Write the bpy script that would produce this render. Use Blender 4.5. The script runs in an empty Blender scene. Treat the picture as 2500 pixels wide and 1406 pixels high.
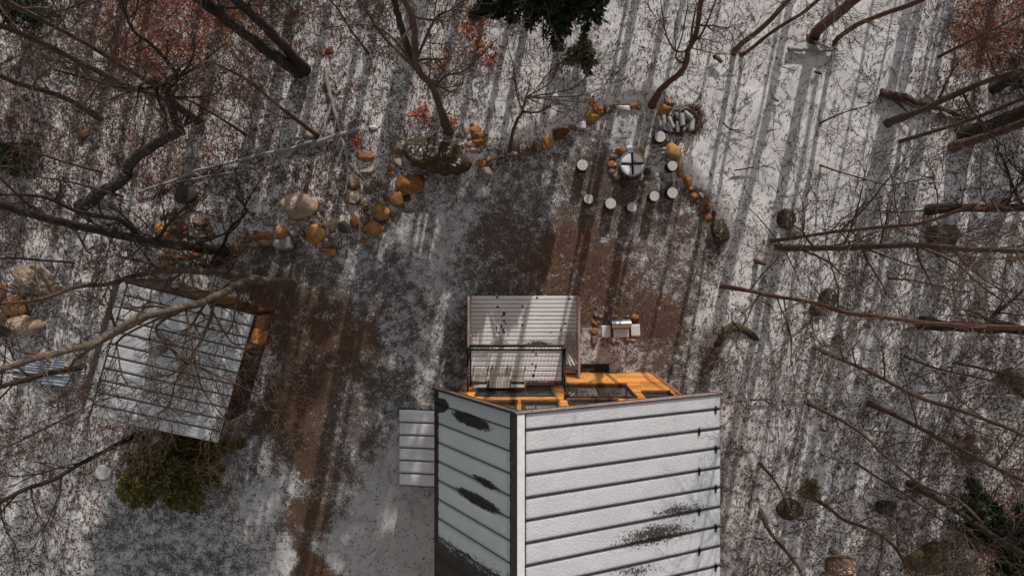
import bpy, math, random
import numpy as np
from mathutils import Vector, noise as mnoise

random.seed(7); np.random.seed(7)
SC = bpy.context.scene
COL = SC.collection

# ------------------------------------------------------------------ camera, sky, sun
H = 23.0                      # drone height above the yard
FPX = 1735.0                  # focal length in photo pixels (2500 wide)
U0, V0 = 1275.0, 665.0        # point straight below the camera
cam_d = bpy.data.cameras.new('camera'); cam = bpy.data.objects.new('camera', cam_d); COL.objects.link(cam)
cam.location = (0, 0, H); cam.rotation_euler = (0, 0, 0)
cam_d.sensor_fit = 'HORIZONTAL'; cam_d.sensor_width = 36.0
cam_d.lens = 36.0 * FPX / 2500.0
cam_d.shift_x = (1250 - U0) / 2500.0
cam_d.shift_y = -(703 - V0) / 2500.0
cam_d.clip_start = 0.1; cam_d.clip_end = 3000
SC.camera = cam

SUN_AZ = math.radians(11.5)   # from +Y towards +X
SUN_EL = math.radians(23.5)
world = bpy.data.worlds.new('World'); SC.world = world; world.use_nodes = True
wn = world.node_tree
sky = wn.nodes.new('ShaderNodeTexSky'); sky.sky_type = 'NISHITA'; sky.sun_disc = False
sky.sun_elevation = SUN_EL; sky.sun_rotation = SUN_AZ
hs = wn.nodes.new('ShaderNodeHueSaturation'); hs.inputs['Saturation'].default_value = 0.03   # thin milky winter haze
wn.links.new(sky.outputs[0], hs.inputs['Color']); wn.links.new(hs.outputs[0], wn.nodes['Background'].inputs[0])
wn.nodes['Background'].inputs[1].default_value = 0.125
sun_d = bpy.data.lights.new('sun', 'SUN'); sun_d.energy = 3.5; sun_d.angle = math.radians(0.42)
sun_d.color = (1.0, 0.925, 0.855)
sun = bpy.data.objects.new('sun', sun_d); COL.objects.link(sun)
TO_SUN = Vector((math.sin(SUN_AZ) * math.cos(SUN_EL), math.cos(SUN_AZ) * math.cos(SUN_EL), math.sin(SUN_EL)))
sun.rotation_euler = TO_SUN.to_track_quat('Z', 'Y').to_euler(); sun.location = (5, 30, 30)
SC.view_settings.view_transform = 'Standard'; SC.view_settings.look = 'None'
SC.view_settings.exposure = -0.07; SC.view_settings.gamma = 1.0; SC.view_settings.use_curve_mapping = False

# ------------------------------------------------------------------ helpers
def W(u, v, z=0.0):
    k = (H - z) / FPX
    return ((u - U0) * k, -(v - V0) * k, z)

def lerp(a, b, t): return a + (b - a) * t
def sstep(a, b, x):
    t = np.clip((x - a) / (b - a), 0, 1); return t * t * (3 - 2 * t)

YARD = [(560, 640), (700, 610), (870, 600), (985, 500), (1040, 430), (1180, 420), (1250, 382), (1400, 318), (1500, 268),
        (1580, 270), (1600, 400), (1660, 440), (1720, 530), (1760, 610), (1725, 700), (1690, 800), (1765, 960), (1800, 1500),
        (230, 1500), (262, 1190), (520, 1150), (640, 1000), (700, 760), (600, 700)]
YW = [(W(u, v)[0], W(u, v)[1]) for u, v in YARD]

def yard_sdf(x, y):
    """signed distance to the yard outline (numpy), negative inside"""
    x = np.asarray(x, float); y = np.asarray(y, float)
    d = np.full(x.shape, 1e9); inside = np.zeros(x.shape, bool)
    n = len(YW)
    for i in range(n):
        ax, ay = YW[i]; bx, by = YW[(i + 1) % n]
        ex, ey = bx - ax, by - ay
        t = np.clip(((x - ax) * ex + (y - ay) * ey) / (ex * ex + ey * ey), 0, 1)
        d = np.minimum(d, np.hypot(x - ax - t * ex, y - ay - t * ey))
        c = ((ay > y) != (by > y)) & (x < (bx - ax) * (y - ay) / (by - ay + 1e-12) + ax)
        inside ^= c
    return np.where(inside, -d, d)

def ground_z(x, y):
    x = np.asarray(x, float); y = np.asarray(y, float)
    s = yard_sdf(x, y)
    z = 0.26 * sstep(-0.05, 0.75, s)
    z = z * np.where(y < -6, 0.3, 1.0) if False else z * (0.25 + 0.75 * sstep(-7.5, -2.0, y))
    z += 0.035 * np.sin(x * 1.3 + 0.7 * y) * np.sin(y * 1.1 - 0.4 * x) + 0.02 * np.sin(2.9 * x + 1.7) * np.sin(3.3 * y)
    far = sstep(12, 60, np.hypot(x, y))
    z += far * 1.2 * np.sin(x * 0.05 + 1) * np.cos(y * 0.06)
    return z

def gz(x, y): return float(ground_z(np.array([x]), np.array([y]))[0])
def G(u, v, dz=0.0):
    z = 0.0
    for _ in range(3):
        p = W(u, v, z); z = gz(p[0], p[1])
    p = W(u, v, z)
    return (p[0], p[1], z + dz)

def mesh_np(name, verts, faces_flat, sizes, smooth=False):
    me = bpy.data.meshes.new(name)
    verts = np.asarray(verts, np.float32); faces_flat = np.asarray(faces_flat, np.int32); sizes = np.asarray(sizes, np.int32)
    me.vertices.add(len(verts)); me.vertices.foreach_set('co', verts.ravel())
    me.loops.add(len(faces_flat)); me.loops.foreach_set('vertex_index', faces_flat)
    me.polygons.add(len(sizes))
    st = np.zeros(len(sizes), np.int32); st[1:] = np.cumsum(sizes)[:-1]
    me.polygons.foreach_set('loop_start', st)
    me.polygons.foreach_set('use_smooth', np.full(len(sizes), smooth, bool))
    me.update(calc_edges=True); me.validate()
    return me

def link(name, me, mat=None, parent=None, loc=None):
    o = bpy.data.objects.new(name, me); COL.objects.link(o)
    if mat is not None and me is not None and len(me.materials) == 0: me.materials.append(mat)
    if parent is not None: o.parent = parent
    if loc is not None: o.location = loc
    return o

def tag(o, label=None, cat=None, group=None, kind=None):
    if label: o['label'] = label
    if cat: o['category'] = cat
    if group: o['group'] = group
    if kind: o['kind'] = kind
    return o

def thing(name, label, cat, loc=(0, 0, 0), rz=0.0, group=None):
    o = bpy.data.objects.new(name, None); COL.objects.link(o)
    o.empty_display_size = 0.2
    o.location = loc; o.rotation_euler = (0, 0, rz)
    return tag(o, label, cat, group)

class MB:
    """collects boxes, tubes and polygons into one mesh"""
    def __init__(s): s.v = []; s.f = []
    def poly(s, pts):
        n = len(s.v); s.v += [tuple(p) for p in pts]; s.f.append(tuple(range(n, n + len(pts))))
    def hexa(s, p):      # 8 corners: bottom 0-3 ccw, top 4-7
        n = len(s.v); s.v += [tuple(q) for q in p]
        for f in ((3, 2, 1, 0), (4, 5, 6, 7), (0, 1, 5, 4), (1, 2, 6, 5), (2, 3, 7, 6), (3, 0, 4, 7)):
            s.f.append(tuple(n + i for i in f))
    def box(s, x0, x1, y0, y1, z0, z1):
        s.hexa([(x0, y0, z0), (x1, y0, z0), (x1, y1, z0), (x0, y1, z0), (x0, y0, z1), (x1, y0, z1), (x1, y1, z1), (x0, y1, z1)])
    def bar(s, a, b, w, h, up=(0, 0, 1)):
        a = Vector(a); b = Vector(b); d = (b - a).normalized(); up = Vector(up)
        if abs(d.dot(up)) > 0.98: up = Vector((0, 1, 0))
        sd = d.cross(up).normalized(); u2 = sd.cross(d).normalized()
        sd *= w / 2; u2 *= h / 2
        s.hexa([a - sd - u2, a + sd - u2, b + sd - u2, b - sd - u2, a - sd + u2, a + sd + u2, b + sd + u2, b - sd + u2])
    def cyl(s, a, b, r0, r1, n=12, caps=True):
        a = Vector(a); b = Vector(b); d = (b - a).normalized()
        up = Vector((0, 0, 1)) if abs(d.z) < 0.9 else Vector((0, 1, 0))
        x = d.cross(up).normalized(); y = d.cross(x)
        k = len(s.v)
        for c, r in ((a, r0), (b, r1)):
            for i in range(n):
                t = 2 * math.pi * i / n
                s.v.append(tuple(c + x * (r * math.cos(t)) + y * (r * math.sin(t))))
        for i in range(n):
            j = (i + 1) % n; s.f.append((k + i, k + j, k + n + j, k + n + i))
        if caps:
            s.f.append(tuple(k + i for i in range(n))[::-1]); s.f.append(tuple(k + n + i for i in range(n)))
    def mesh(s, name, smooth=False):
        me = bpy.data.meshes.new(name); me.from_pydata(s.v, [], s.f); me.update()
        if smooth: me.polygons.foreach_set('use_smooth', [True] * len(me.polygons))
        return me
    def build(s, name, mat, parent=None, smooth=False, loc=None, bevel=0):
        o = link(name, s.mesh(name, smooth), mat, parent, loc)
        if bevel:
            m = o.modifiers.new('bevel', 'BEVEL'); m.width = bevel; m.segments = 2
        return o

def tubes_mesh(name, lines):
    """lines: list of (points, radii, sides); one smooth mesh of tapered tubes"""
    groups = {}
    for p, r, s in lines: groups.setdefault((len(p), s), []).append((p, r))
    V = []; F = []; base = 0
    ref = np.array([0.31, 0.52, 0.795])
    for (n, s), L in groups.items():
        P = np.array([l[0] for l in L], float); R = np.array([l[1] for l in L], float)
        T = np.gradient(P, axis=1); T /= (np.linalg.norm(T, axis=2, keepdims=True) + 1e-9)
        A = np.cross(T, ref); la = np.linalg.norm(A, axis=2, keepdims=True)
        A = np.where(la < 0.05, np.cross(T, np.array([1.0, 0.2, 0.0])), A); A /= (np.linalg.norm(A, axis=2, keepdims=True) + 1e-9)
        B = np.cross(T, A)
        ang = np.arange(s) * 2 * math.pi / s
        rj = 1 + (np.random.uniform(-.13, .13, (len(L), n, s, 1)) if s >= 8 else 0)
        ring = P[:, :, None, :] + rj * R[:, :, None, None] * (np.cos(ang)[None, None, :, None] * A[:, :, None, :] + np.sin(ang)[None, None, :, None] * B[:, :, None, :])
        N = len(L); V.append(ring.reshape(-1, 3))
        idx = base + np.arange(N * n * s).reshape(N, n, s)
        a = idx[:, :-1, :]; b = np.roll(idx, -1, 2)[:, :-1, :]; c = np.roll(idx, -1, 2)[:, 1:, :]; d = idx[:, 1:, :]
        F.append(np.stack([a, b, c, d], -1).reshape(-1, 4))
        base += N * n * s
    V = np.concatenate(V); F = np.concatenate(F)
    return mesh_np(name, V, F.ravel(), np.full(len(F), 4), True)

# ------------------------------------------------------------------ materials
def new_mat(name):
    m = bpy.data.materials.new(name); m.use_nodes = True
    nt = m.node_tree; b = nt.nodes['Principled BSDF']; b.inputs['Specular IOR Level'].default_value = 0.25
    return m, nt, b
def N(nt, t, **kw):
    n = nt.nodes.new(t)
    for k, v in kw.items():
        if isinstance(v, tuple) and k.startswith('i_'): n.inputs[k[2:]].default_value = v
        elif k.startswith('i_'): n.inputs[k[2:].replace('_', ' ')].default_value = v
        else: setattr(n, k, v)
    return n
def noise(nt, vec, scale, detail=3, rough=0.55, dist=0.0):
    n = nt.nodes.new('ShaderNodeTexNoise'); n.inputs['Scale'].default_value = scale; n.inputs['Detail'].default_value = detail
    n.inputs['Roughness'].default_value = rough; n.inputs['Distortion'].default_value = dist
    if vec is not None: nt.links.new(vec, n.inputs['Vector'])
    return n.outputs['Fac']
def mth(nt, op, a, b=None, clamp=False):
    n = nt.nodes.new('ShaderNodeMath'); n.operation = op; n.use_clamp = clamp
    for i, x in enumerate((a, b)):
        if x is None: continue
        if isinstance(x, (int, float)): n.inputs[i].default_value = x
        else: nt.links.new(x, n.inputs[i])
    return n.outputs[0]
def mixc(nt, fac, a, b, mode='MIX'):
    n = nt.nodes.new('ShaderNodeMix'); n.data_type = 'RGBA'; n.blend_type = mode
    for s, x in ((n.inputs[0], fac), (n.inputs[6], a), (n.inputs[7], b)):
        if isinstance(x, (int, float)): s.default_value = x
        elif isinstance(x, tuple): s.default_value = x if len(x) == 4 else (*x, 1)
        else: nt.links.new(x, s)
    return n.outputs[2]
def maprange(nt, x, a, b, c=0.0, d=1.0):
    n = nt.nodes.new('ShaderNodeMapRange'); n.clamp = True
    nt.links.new(x, n.inputs[0])
    for i, q in enumerate((a, b, c, d)):
        if isinstance(q, (int, float)): n.inputs[i + 1].default_value = q
        else: nt.links.new(q, n.inputs[i + 1])
    return n.outputs[0]
def bump(nt, b, h, strength, dist):
    n = nt.nodes.new('ShaderNodeBump'); n.inputs['Strength'].default_value = strength; n.inputs['Distance'].default_value = dist
    nt.links.new(h, n.inputs['Height']); nt.links.new(n.outputs[0], b.inputs['Normal'])
def coord(nt, kind='Object'): return nt.nodes.new('ShaderNodeTexCoord').outputs[kind]
def attr(nt, name):
    n = nt.nodes.new('ShaderNodeAttribute'); n.attribute_name = name; return n

def simple(name, col, rough=0.8, metal=0.0, var=0.25, scale=6, bmp=0.2, obj_rand=0.0, spec=0.25):
    m, nt, b = new_mat(name); c = coord(nt)
    f = noise(nt, c, scale, 4)
    dark = tuple(x * (1 - var) for x in col); lite = tuple(min(1, x * (1 + var)) for x in col)
    out = mixc(nt, maprange(nt, f, 0.3, 0.7), dark, lite)
    if obj_rand:
        r = nt.nodes.new('ShaderNodeObjectInfo').outputs['Random']
        out = mixc(nt, 1.0, out, mixc(nt, r, (1 - obj_rand,) * 3, (1 + obj_rand,) * 3), 'MULTIPLY')
    nt.links.new(out, b.inputs['Base Color'])
    b.inputs['Roughness'].default_value = rough; b.inputs['Metallic'].default_value = metal; b.inputs['Specular IOR Level'].default_value = spec
    if bmp: bump(nt, b, noise(nt, c, scale * 5, 3), bmp, 0.01)
    return m

SNOW = (0.74, 0.73, 0.76)
M = {}

def mat_ground():
    m, nt, b = new_mat('snowy_ground'); c = coord(nt)
    a_snow = attr(nt, 'snow').outputs['Fac']; a_bare = attr(nt, 'bare').outputs['Fac']
    a_red = attr(nt, 'red').outputs['Fac']; a_for = attr(nt, 'forest').outputs['Fac']; a_sm = attr(nt, 'smoothness').outputs['Fac']
    # fine speckle where soil shows through the snow
    n1 = noise(nt, c, 9.0, 6, 0.82, 1.2); n2 = noise(nt, c, 26.0, 3, 0.8, 1.5); n3 = noise(nt, c, 0.9, 3, 0.6)
    n0 = noise(nt, c, 3.2, 3, 0.6)
    yard = mth(nt, 'ADD', mth(nt, 'MULTIPLY', n2, 0.50), mth(nt, 'MULTIPLY', n1, 0.50))
    forest = mth(nt, 'ADD', mth(nt, 'MULTIPLY', n2, 0.35), mth(nt, 'MULTIPLY', n1, 0.65))
    mixn = nt.nodes.new('ShaderNodeMix'); nt.links.new(a_for, mixn.inputs[0]); nt.links.new(yard, mixn.inputs[2]); nt.links.new(forest, mixn.inputs[3])
    nn = mth(nt, 'ADD', mixn.outputs[0], mth(nt, 'MULTIPLY', mth(nt, 'SUBTRACT', n0, 0.5), 0.30))
    nn = mth(nt, 'ADD', nn, mth(nt, 'MULTIPLY', mth(nt, 'SUBTRACT', n3, 0.5), 0.14))
    thr = maprange(nt, a_snow, 0.0, 1.0, 0.65, 0.365)
    d = mth(nt, 'SUBTRACT', nn, thr)
    wdt = mth(nt, 'ADD', mth(nt, 'ADD', mth(nt, 'MULTIPLY', a_sm, 0.08), mth(nt, 'MULTIPLY', mth(nt, 'SUBTRACT', 1.0, a_for), 0.018)), 0.022)
    mask = mth(nt, 'ADD', mth(nt, 'DIVIDE', d, mth(nt, 'MULTIPLY', wdt, 2.0)), 0.5, True)
    # soil colours
    sp = noise(nt, c, 30, 3, 0.85)
    grav = mixc(nt, maprange(nt, sp, 0.36, 0.66), (0.028, 0.027, 0.027), (0.17, 0.16, 0.155))
    dirt = mixc(nt, maprange(nt, sp, 0.38, 0.64), (0.040, 0.023, 0.015), (0.175, 0.098, 0.060))
    soil = mixc(nt, a_bare, grav, dirt)
    lit1 = mixc(nt, maprange(nt, n1, 0.35, 0.65), (0.045, 0.027, 0.020), (0.17, 0.090, 0.060))
    lit2 = mixc(nt, maprange(nt, n1, 0.35, 0.65), (0.09, 0.038, 0.024), (0.34, 0.135, 0.07))
    litter = mixc(nt, a_red, lit1, lit2)
    under = mixc(nt, a_for, soil, litter)
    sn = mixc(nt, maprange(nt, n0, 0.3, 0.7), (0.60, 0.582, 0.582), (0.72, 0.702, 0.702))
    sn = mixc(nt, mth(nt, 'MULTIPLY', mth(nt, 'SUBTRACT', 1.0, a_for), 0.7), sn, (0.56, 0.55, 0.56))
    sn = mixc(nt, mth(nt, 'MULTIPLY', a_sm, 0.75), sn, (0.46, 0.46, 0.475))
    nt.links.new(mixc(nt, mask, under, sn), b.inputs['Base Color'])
    b.inputs['Roughness'].default_value = 0.85; b.inputs['Specular IOR Level'].default_value = 0.15
    h = mth(nt, 'ADD', mth(nt, 'MULTIPLY', mask, 0.5), mth(nt, 'MULTIPLY', n1, 1.2))
    bump(nt, b, h, 0.55, 0.02)
    return m

def mat_roof_snow(name, snow, bare_col, kf=.55, kc=.5):
    """snow on a roof panel; attribute bare says where it has slid off or ridge shade is painted"""
    m, nt, b = new_mat(name); c = coord(nt)
    bare = attr(nt, 'bare').outputs['Fac']
    n1 = noise(nt, c, 20, 6, 0.85, 0.5); n2 = noise(nt, c, 7, 3); n3 = noise(nt, c, 1.6, 3)
    mp = nt.nodes.new('ShaderNodeMapping'); nt.links.new(c, mp.inputs[0]); mp.inputs['Scale'].default_value = (1.0, 2.6, 1.0)
    n4 = noise(nt, mp.outputs[0], 4.5, 5, 0.75, 0.8)
    mask = maprange(nt, mth(nt, 'SUBTRACT', mth(nt, 'ADD', bare, mth(nt, 'ADD', mth(nt, 'MULTIPLY', n1, kf), mth(nt, 'MULTIPLY', n4, kc))), .595 + .5 * (kf + kc)), 0.0, 0.04)
    s2 = tuple(x * 0.9 for x in snow)
    sc_ = mixc(nt, maprange(nt, n3, 0.35, 0.65), s2, snow)
    sc_ = mixc(nt, maprange(nt, n2, 0.3, 0.75, 0.0, 0.3), sc_, tuple(x * 0.86 for x in snow))
    nt.links.new(mixc(nt, mask, sc_, bare_col), b.inputs['Base Color'])
    b.inputs['Roughness'].default_value = 0.7
    bump(nt, b, mth(nt, 'SUBTRACT', noise(nt, c, 22, 4, 0.65, 0.5), mth(nt, 'MULTIPLY', mask, 0.6)), 0.8, 0.02)
    return m

def mat_wood(name, c0, c1, grain=(1.2, 14, 14), dirt=0.0, rough=0.65, rnd=0.12):
    m, nt, b = new_mat(name); c = coord(nt)
    mp = nt.nodes.new('ShaderNodeMapping'); nt.links.new(c, mp.inputs[0]); mp.inputs['Scale'].default_value = grain
    g = noise(nt, mp.outputs[0], 2.2, 5, 0.65, 0.6); l = noise(nt, c, 1.3, 4, 0.6)
    col = mixc(nt, maprange(nt, g, 0.3, 0.7), c0, c1)
    col = mixc(nt, maprange(nt, l, 0.45, 0.75, 0.0, 0.55 + dirt), col, tuple(x * 0.42 for x in c0))
    r = nt.nodes.new('ShaderNodeObjectInfo').outputs['Random']
    col = mixc(nt, 1.0, col, mixc(nt, r, (1 - rnd,) * 3, (1 + rnd,) * 3), 'MULTIPLY')
    nt.links.new(col, b.inputs['Base Color']); b.inputs['Roughness'].default_value = rough
    bump(nt, b, g, 0.3, 0.004)
    return m

def mat_stone(name, c0, c1, moss=0.0, snow=0.0, mossc=(0.030, 0.025, 0.016)):
    m, nt, b = new_mat(name); c = coord(nt)
    r = nt.nodes.new('ShaderNodeObjectInfo').outputs['Random']
    add = nt.nodes.new('ShaderNodeVectorMath'); add.operation = 'ADD'; nt.links.new(c, add.inputs[0])
    cmb = nt.nodes.new('ShaderNodeCombineXYZ'); nt.links.new(mth(nt, 'MULTIPLY', r, 37.0), cmb.inputs[0]); nt.links.new(cmb.outputs[0], add.inputs[1])
    v = add.outputs[0]
    a = noise(nt, v, 2.5, 5, 0.65, 0.4); f = noise(nt, v, 14, 5, 0.7); g = noise(nt, v, 6, 6, 0.85)
    col = mixc(nt, maprange(nt, a, 0.32, 0.68), c0, c1)
    col = mixc(nt, maprange(nt, f, 0.5, 0.72, 0.0, 0.75), col, tuple(x * 0.38 for x in c0))
    if moss: col = mixc(nt, maprange(nt, g, 0.62 - moss * 0.4, 0.72 - moss * 0.35), col, mossc)
    if moss: col = mixc(nt, maprange(nt, noise(nt, v, 24, 4, 0.8), 0.60, 0.66, 0, .8), col, (0.20, 0.17, 0.12))
    if snow:
        geo = nt.nodes.new('ShaderNodeNewGeometry'); sp = nt.nodes.new('ShaderNodeSeparateXYZ'); nt.links.new(geo.outputs['Normal'], sp.inputs[0])
        k = mth(nt, 'ADD', mth(nt, 'MULTIPLY', sp.outputs[2], 0.45), mth(nt, 'MULTIPLY', noise(nt, v, 11, 5, 0.75), 0.9))
        col = mixc(nt, maprange(nt, k, 1.03 - snow * 0.3, 1.08 - snow * 0.3), col, SNOW)
    col = mixc(nt, 1.0, col, mixc(nt, r, (0.75, 0.75, 0.75), (1.2, 1.15, 1.1)), 'MULTIPLY')
    nt.links.new(col, b.inputs['Base Color']); b.inputs['Roughness'].default_value = 0.8
    bump(nt, b, mth(nt, 'ADD', a, mth(nt, 'MULTIPLY', f, 0.6)), 0.9, 0.04)
    return m

def mat_bark(name, c0, c1, lichen=None, amt=0.0):
    m, nt, b = new_mat(name); c = coord(nt)
    mp = nt.nodes.new('ShaderNodeMapping'); nt.links.new(c, mp.inputs[0]); mp.inputs['Scale'].default_value = (1, 1, 0.35)
    f = noise(nt, mp.outputs[0], 26, 5, 0.7, 0.3); g = noise(nt, c, 2.5, 3)
    col = mixc(nt, maprange(nt, f, 0.32, 0.68), c0, c1)
    col = mixc(nt, maprange(nt, g, 0.4, 0.7, 0, 0.6), col, tuple(x * 0.55 for x in c0))
    if lichen: col = mixc(nt, maprange(nt, noise(nt, c, 7, 5, 0.75), 0.60 - amt * 0.2, 0.66 - amt * 0.18), col, lichen)
    nt.links.new(col, b.inputs['Base Color']); b.inputs['Roughness'].default_value = 0.9
    bump(nt, b, f, 0.8, 0.02)
    return m

def mat_vcol(name, rough=0.8, trans=0.0):
    m, nt, b = new_mat(name)
    a = attr(nt, 'tint'); nt.links.new(a.outputs['Color'], b.inputs['Base Color']); b.inputs['Roughness'].default_value = rough
    return m

M['ground'] = mat_ground()
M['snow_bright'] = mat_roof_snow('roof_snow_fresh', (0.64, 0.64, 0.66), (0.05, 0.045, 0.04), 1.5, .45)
M['snow_shade'] = mat_roof_snow('roof_snow_shaded', (0.42, 0.455, 0.465), (0.022, 0.020, 0.018))  # left slope's shade put into a darker, bluer snow colour
M['snow_pale'] = mat_roof_snow('roof_snow_thin', (0.60, 0.61, 0.63), (0.06, 0.055, 0.055))
M['snow_deck'] = mat_roof_snow('plank_snow', (0.76, 0.73, 0.73), (0.10, 0.045, 0.022))
M['snow'] = simple('snow', (0.76, 0.75, 0.77), 0.8, 0, 0.08, 8, 0.3)
M['frost'] = simple('frosted_bark', (0.36, 0.35, 0.35), 0.85, 0, 0.4, 14, 0.5)
M['metal_dark'] = simple('dark_brown_metal', (0.035, 0.026, 0.023), 0.45, 0.3, 0.3, 5, 0.05)
M['metal_black'] = simple('black_metal', (0.012, 0.011, 0.011), 0.4, 0.4, 0.3, 8, 0.0)
M['metal_grey'] = simple('grey_metal', (0.35, 0.36, 0.37), 0.35, 0.8, 0.15, 8, 0.0)
M['siding'] = mat_wood('orange_cedar_siding', (0.52, 0.205, 0.045), (0.72, 0.315, 0.08), (1.2, 10, 10), 0.0, 0.6, 0.2)
M['siding_dark'] = mat_wood('brown_cedar_siding', (0.10, 0.045, 0.018), (0.21, 0.095, 0.036), (10, 10, 1.2), 0.1)
M['siding_black'] = mat_wood('shade_dark_siding', (0.022, 0.015, 0.011), (0.050, 0.032, 0.022), (10, 10, 1.2), 0.1)  # shade on the east wall put into the board colour; north boards reuse it
M['trim'] = mat_wood('red_brown_trim', (0.20, 0.085, 0.045), (0.30, 0.14, 0.08), (2, 12, 2))
M['ply'] = mat_wood('plywood', (0.55, 0.25, 0.07), (0.70, 0.34, 0.11), (8, 1.5, 8))
M['rail'] = mat_wood('weathered_rail', (0.30, 0.21, 0.18), (0.46, 0.36, 0.32), (8, 1.2, 8))
M['slat'] = mat_wood('weathered_slat', (0.34, 0.30, 0.27), (0.55, 0.51, 0.49), (4, 4, 4), 0.0, 0.8)
M['frame'] = simple('window_frame', (0.035, 0.028, 0.025), 0.5, 0, 0.2)
m, nt, b = new_mat('window_glass'); b.inputs['Base Color'].default_value = (0.02, 0.024, 0.024, 1); b.inputs['Roughness'].default_value = 0.03
b.inputs['Specular IOR Level'].default_value = 1.0; b.inputs['IOR'].default_value = 1.9; M['glass'] = m
M['st_orange'] = mat_stone('orange_stone', (0.19, 0.085, 0.034), (0.42, 0.21, 0.085), .1)
M['st_yellow'] = mat_stone('yellow_stone', (0.29, 0.14, 0.04), (0.52, 0.30, 0.10))
M['st_tan'] = mat_stone('tan_stone', (0.22, 0.155, 0.105), (0.42, 0.31, 0.225), 0, .35)
M['st_brown'] = mat_stone('brown_stone', (0.10, 0.062, 0.042), (0.22, 0.14, 0.095), 0, .4)
M['st_red'] = mat_stone('red_brown_stone', (0.10, 0.038, 0.020), (0.22, 0.085, 0.042))
M['st_dark'] = mat_stone('dark_stone', (0.04, 0.034, 0.028), (0.09, 0.075, 0.06), 0.3)
M['st_grey'] = mat_stone('grey_stone', (0.22, 0.20, 0.18), (0.38, 0.35, 0.32))
M['st_white'] = mat_stone('snowy_stone', (0.30, 0.27, 0.25), (0.45, 0.42, 0.4), 0, 1.0)
M['st_moss'] = mat_stone('mossy_boulder', (0.055, 0.038, 0.025), (0.15, 0.090, 0.048), 0.55, 0.32)
M['st_mossy'] = mat_stone('yellow_mossy_boulder', (0.12, 0.085, 0.03), (0.26, 0.19, 0.07), 0.55, 0.1)
M['bark'] = mat_bark('brown_bark', (0.060, 0.036, 0.026), (0.14, 0.088, 0.064))
M['bark_dark'] = mat_bark('dark_bark', (0.022, 0.017, 0.014), (0.060, 0.044, 0.034))
M['bark_red'] = mat_bark('red_brown_bark', (0.075, 0.034, 0.022), (0.17, 0.084, 0.054))
M['bark_lichen'] = mat_bark('lichen_bark', (0.065, 0.048, 0.038), (0.165, 0.128, 0.104), (0.26, 0.21, 0.11), 0.22)
M['bark_spot'] = mat_bark('spotted_bark', (0.026, 0.024, 0.02), (0.07, 0.06, 0.05), (0.26, 0.28, 0.27), 0.15)
M['bark_grey'] = mat_bark('pale_grey_bark', (0.20, 0.18, 0.17), (0.46, 0.43, 0.42))
M['leaf'] = mat_vcol('fallen_leaves', 0.75)
M['needle'] = mat_vcol('needles', 0.6)
M['char'] = simple('charred_metal', (0.03, 0.03, 0.032), 0.5, 0.5, 0.3)
M['hose'] = simple('brown_hose', (0.12, 0.055, 0.035), 0.5)
m, nt, b = new_mat('end_grain'); c = coord(nt)
wv = nt.nodes.new('ShaderNodeTexWave'); wv.wave_type = 'RINGS'; wv.rings_direction = 'Z'; wv.inputs['Scale'].default_value = 9; wv.inputs['Distortion'].default_value = 2.5; wv.inputs['Detail'].default_value = 3
nt.links.new(c, wv.inputs['Vector'])
col = mixc(nt, wv.outputs['Fac'], (0.40, 0.38, 0.37), (0.52, 0.50, 0.49))
col = mixc(nt, maprange(nt, noise(nt, c, 9, 4, 0.7), 0.4, 0.7, 0, 0.8), col, (0.66, 0.65, 0.66))
col = mixc(nt, maprange(nt, noise(nt, c, 24, 3, 0.6), 0.62, 0.72, 0, 0.8), col, (0.16, 0.13, 0.12))
nt.links.new(col, b.inputs['Base Color']); b.inputs['Roughness'].default_value = 0.8; M['end'] = m

# ------------------------------------------------------------------ ground
# u, v, radius, snow, bare dirt, smooth
YP = [(1100, 560, 60, .64, .1, .4), (1060, 680, 55, .54, .1, .3), (1300, 430, 80, .42, .1, 0), (1240, 620, 80, .26, .5, 0), (1380, 640, 80, .17, 1, 0),
      (1540, 340, 55, .60, .2, 0), (1450, 450, 60, .22, .6, 0), (1600, 560, 70, .36, .6, 0), (1480, 740, 70, .22, 1, 0), (1640, 680, 50, .40, .6, 0),
      (1470, 860, 50, .55, .4, 0), (1560, 870, 40, .42, .6, 0), (1640, 850, 50, .28, .8, 0), (1600, 760, 50, .10, 1, 0), (1700, 900, 50, .42, .6, 0), (1720, 760, 40, .6, .5, 0),
      (860, 620, 70, .44, 0, .1), (1000, 850, 80, .48, 0, 0), (760, 640, 50, .30, .2, 0), (780, 830, 75, .20, 1, 0), (900, 820, 60, .2, 1, 0),
      (730, 1000, 50, .12, 1, 0), (1020, 960, 50, .42, 0, 0), (850, 1010, 50, .30, .3, 0), (750, 1250, 40, .12, 1, 0), (745, 1400, 45, .1, 1, 0), (760, 1120, 40, .15, 1, 0),
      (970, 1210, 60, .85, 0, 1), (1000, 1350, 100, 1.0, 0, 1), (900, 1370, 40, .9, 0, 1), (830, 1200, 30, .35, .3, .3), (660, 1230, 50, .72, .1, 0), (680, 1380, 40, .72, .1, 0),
      (480, 1300, 110, .50, 0, 0), (400, 1380, 90, .50, 0, 0), (590, 1120, 50, .45, 0, 0), (670, 900, 30, .25, .4, 0), (640, 730, 30, .15, 1, 0), (1080, 1000, 50, .3, 0, 0),
      (1150, 470, 50, .45, 0, .1), (1200, 800, 60, .3, .2, 0), (1780, 1200, 50, .55, .3, 0), (1790, 1400, 60, .55, .3, 0), (1040, 470, 50, .45, 0, .1), (940, 690, 50, .35, 0, 0)]
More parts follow.
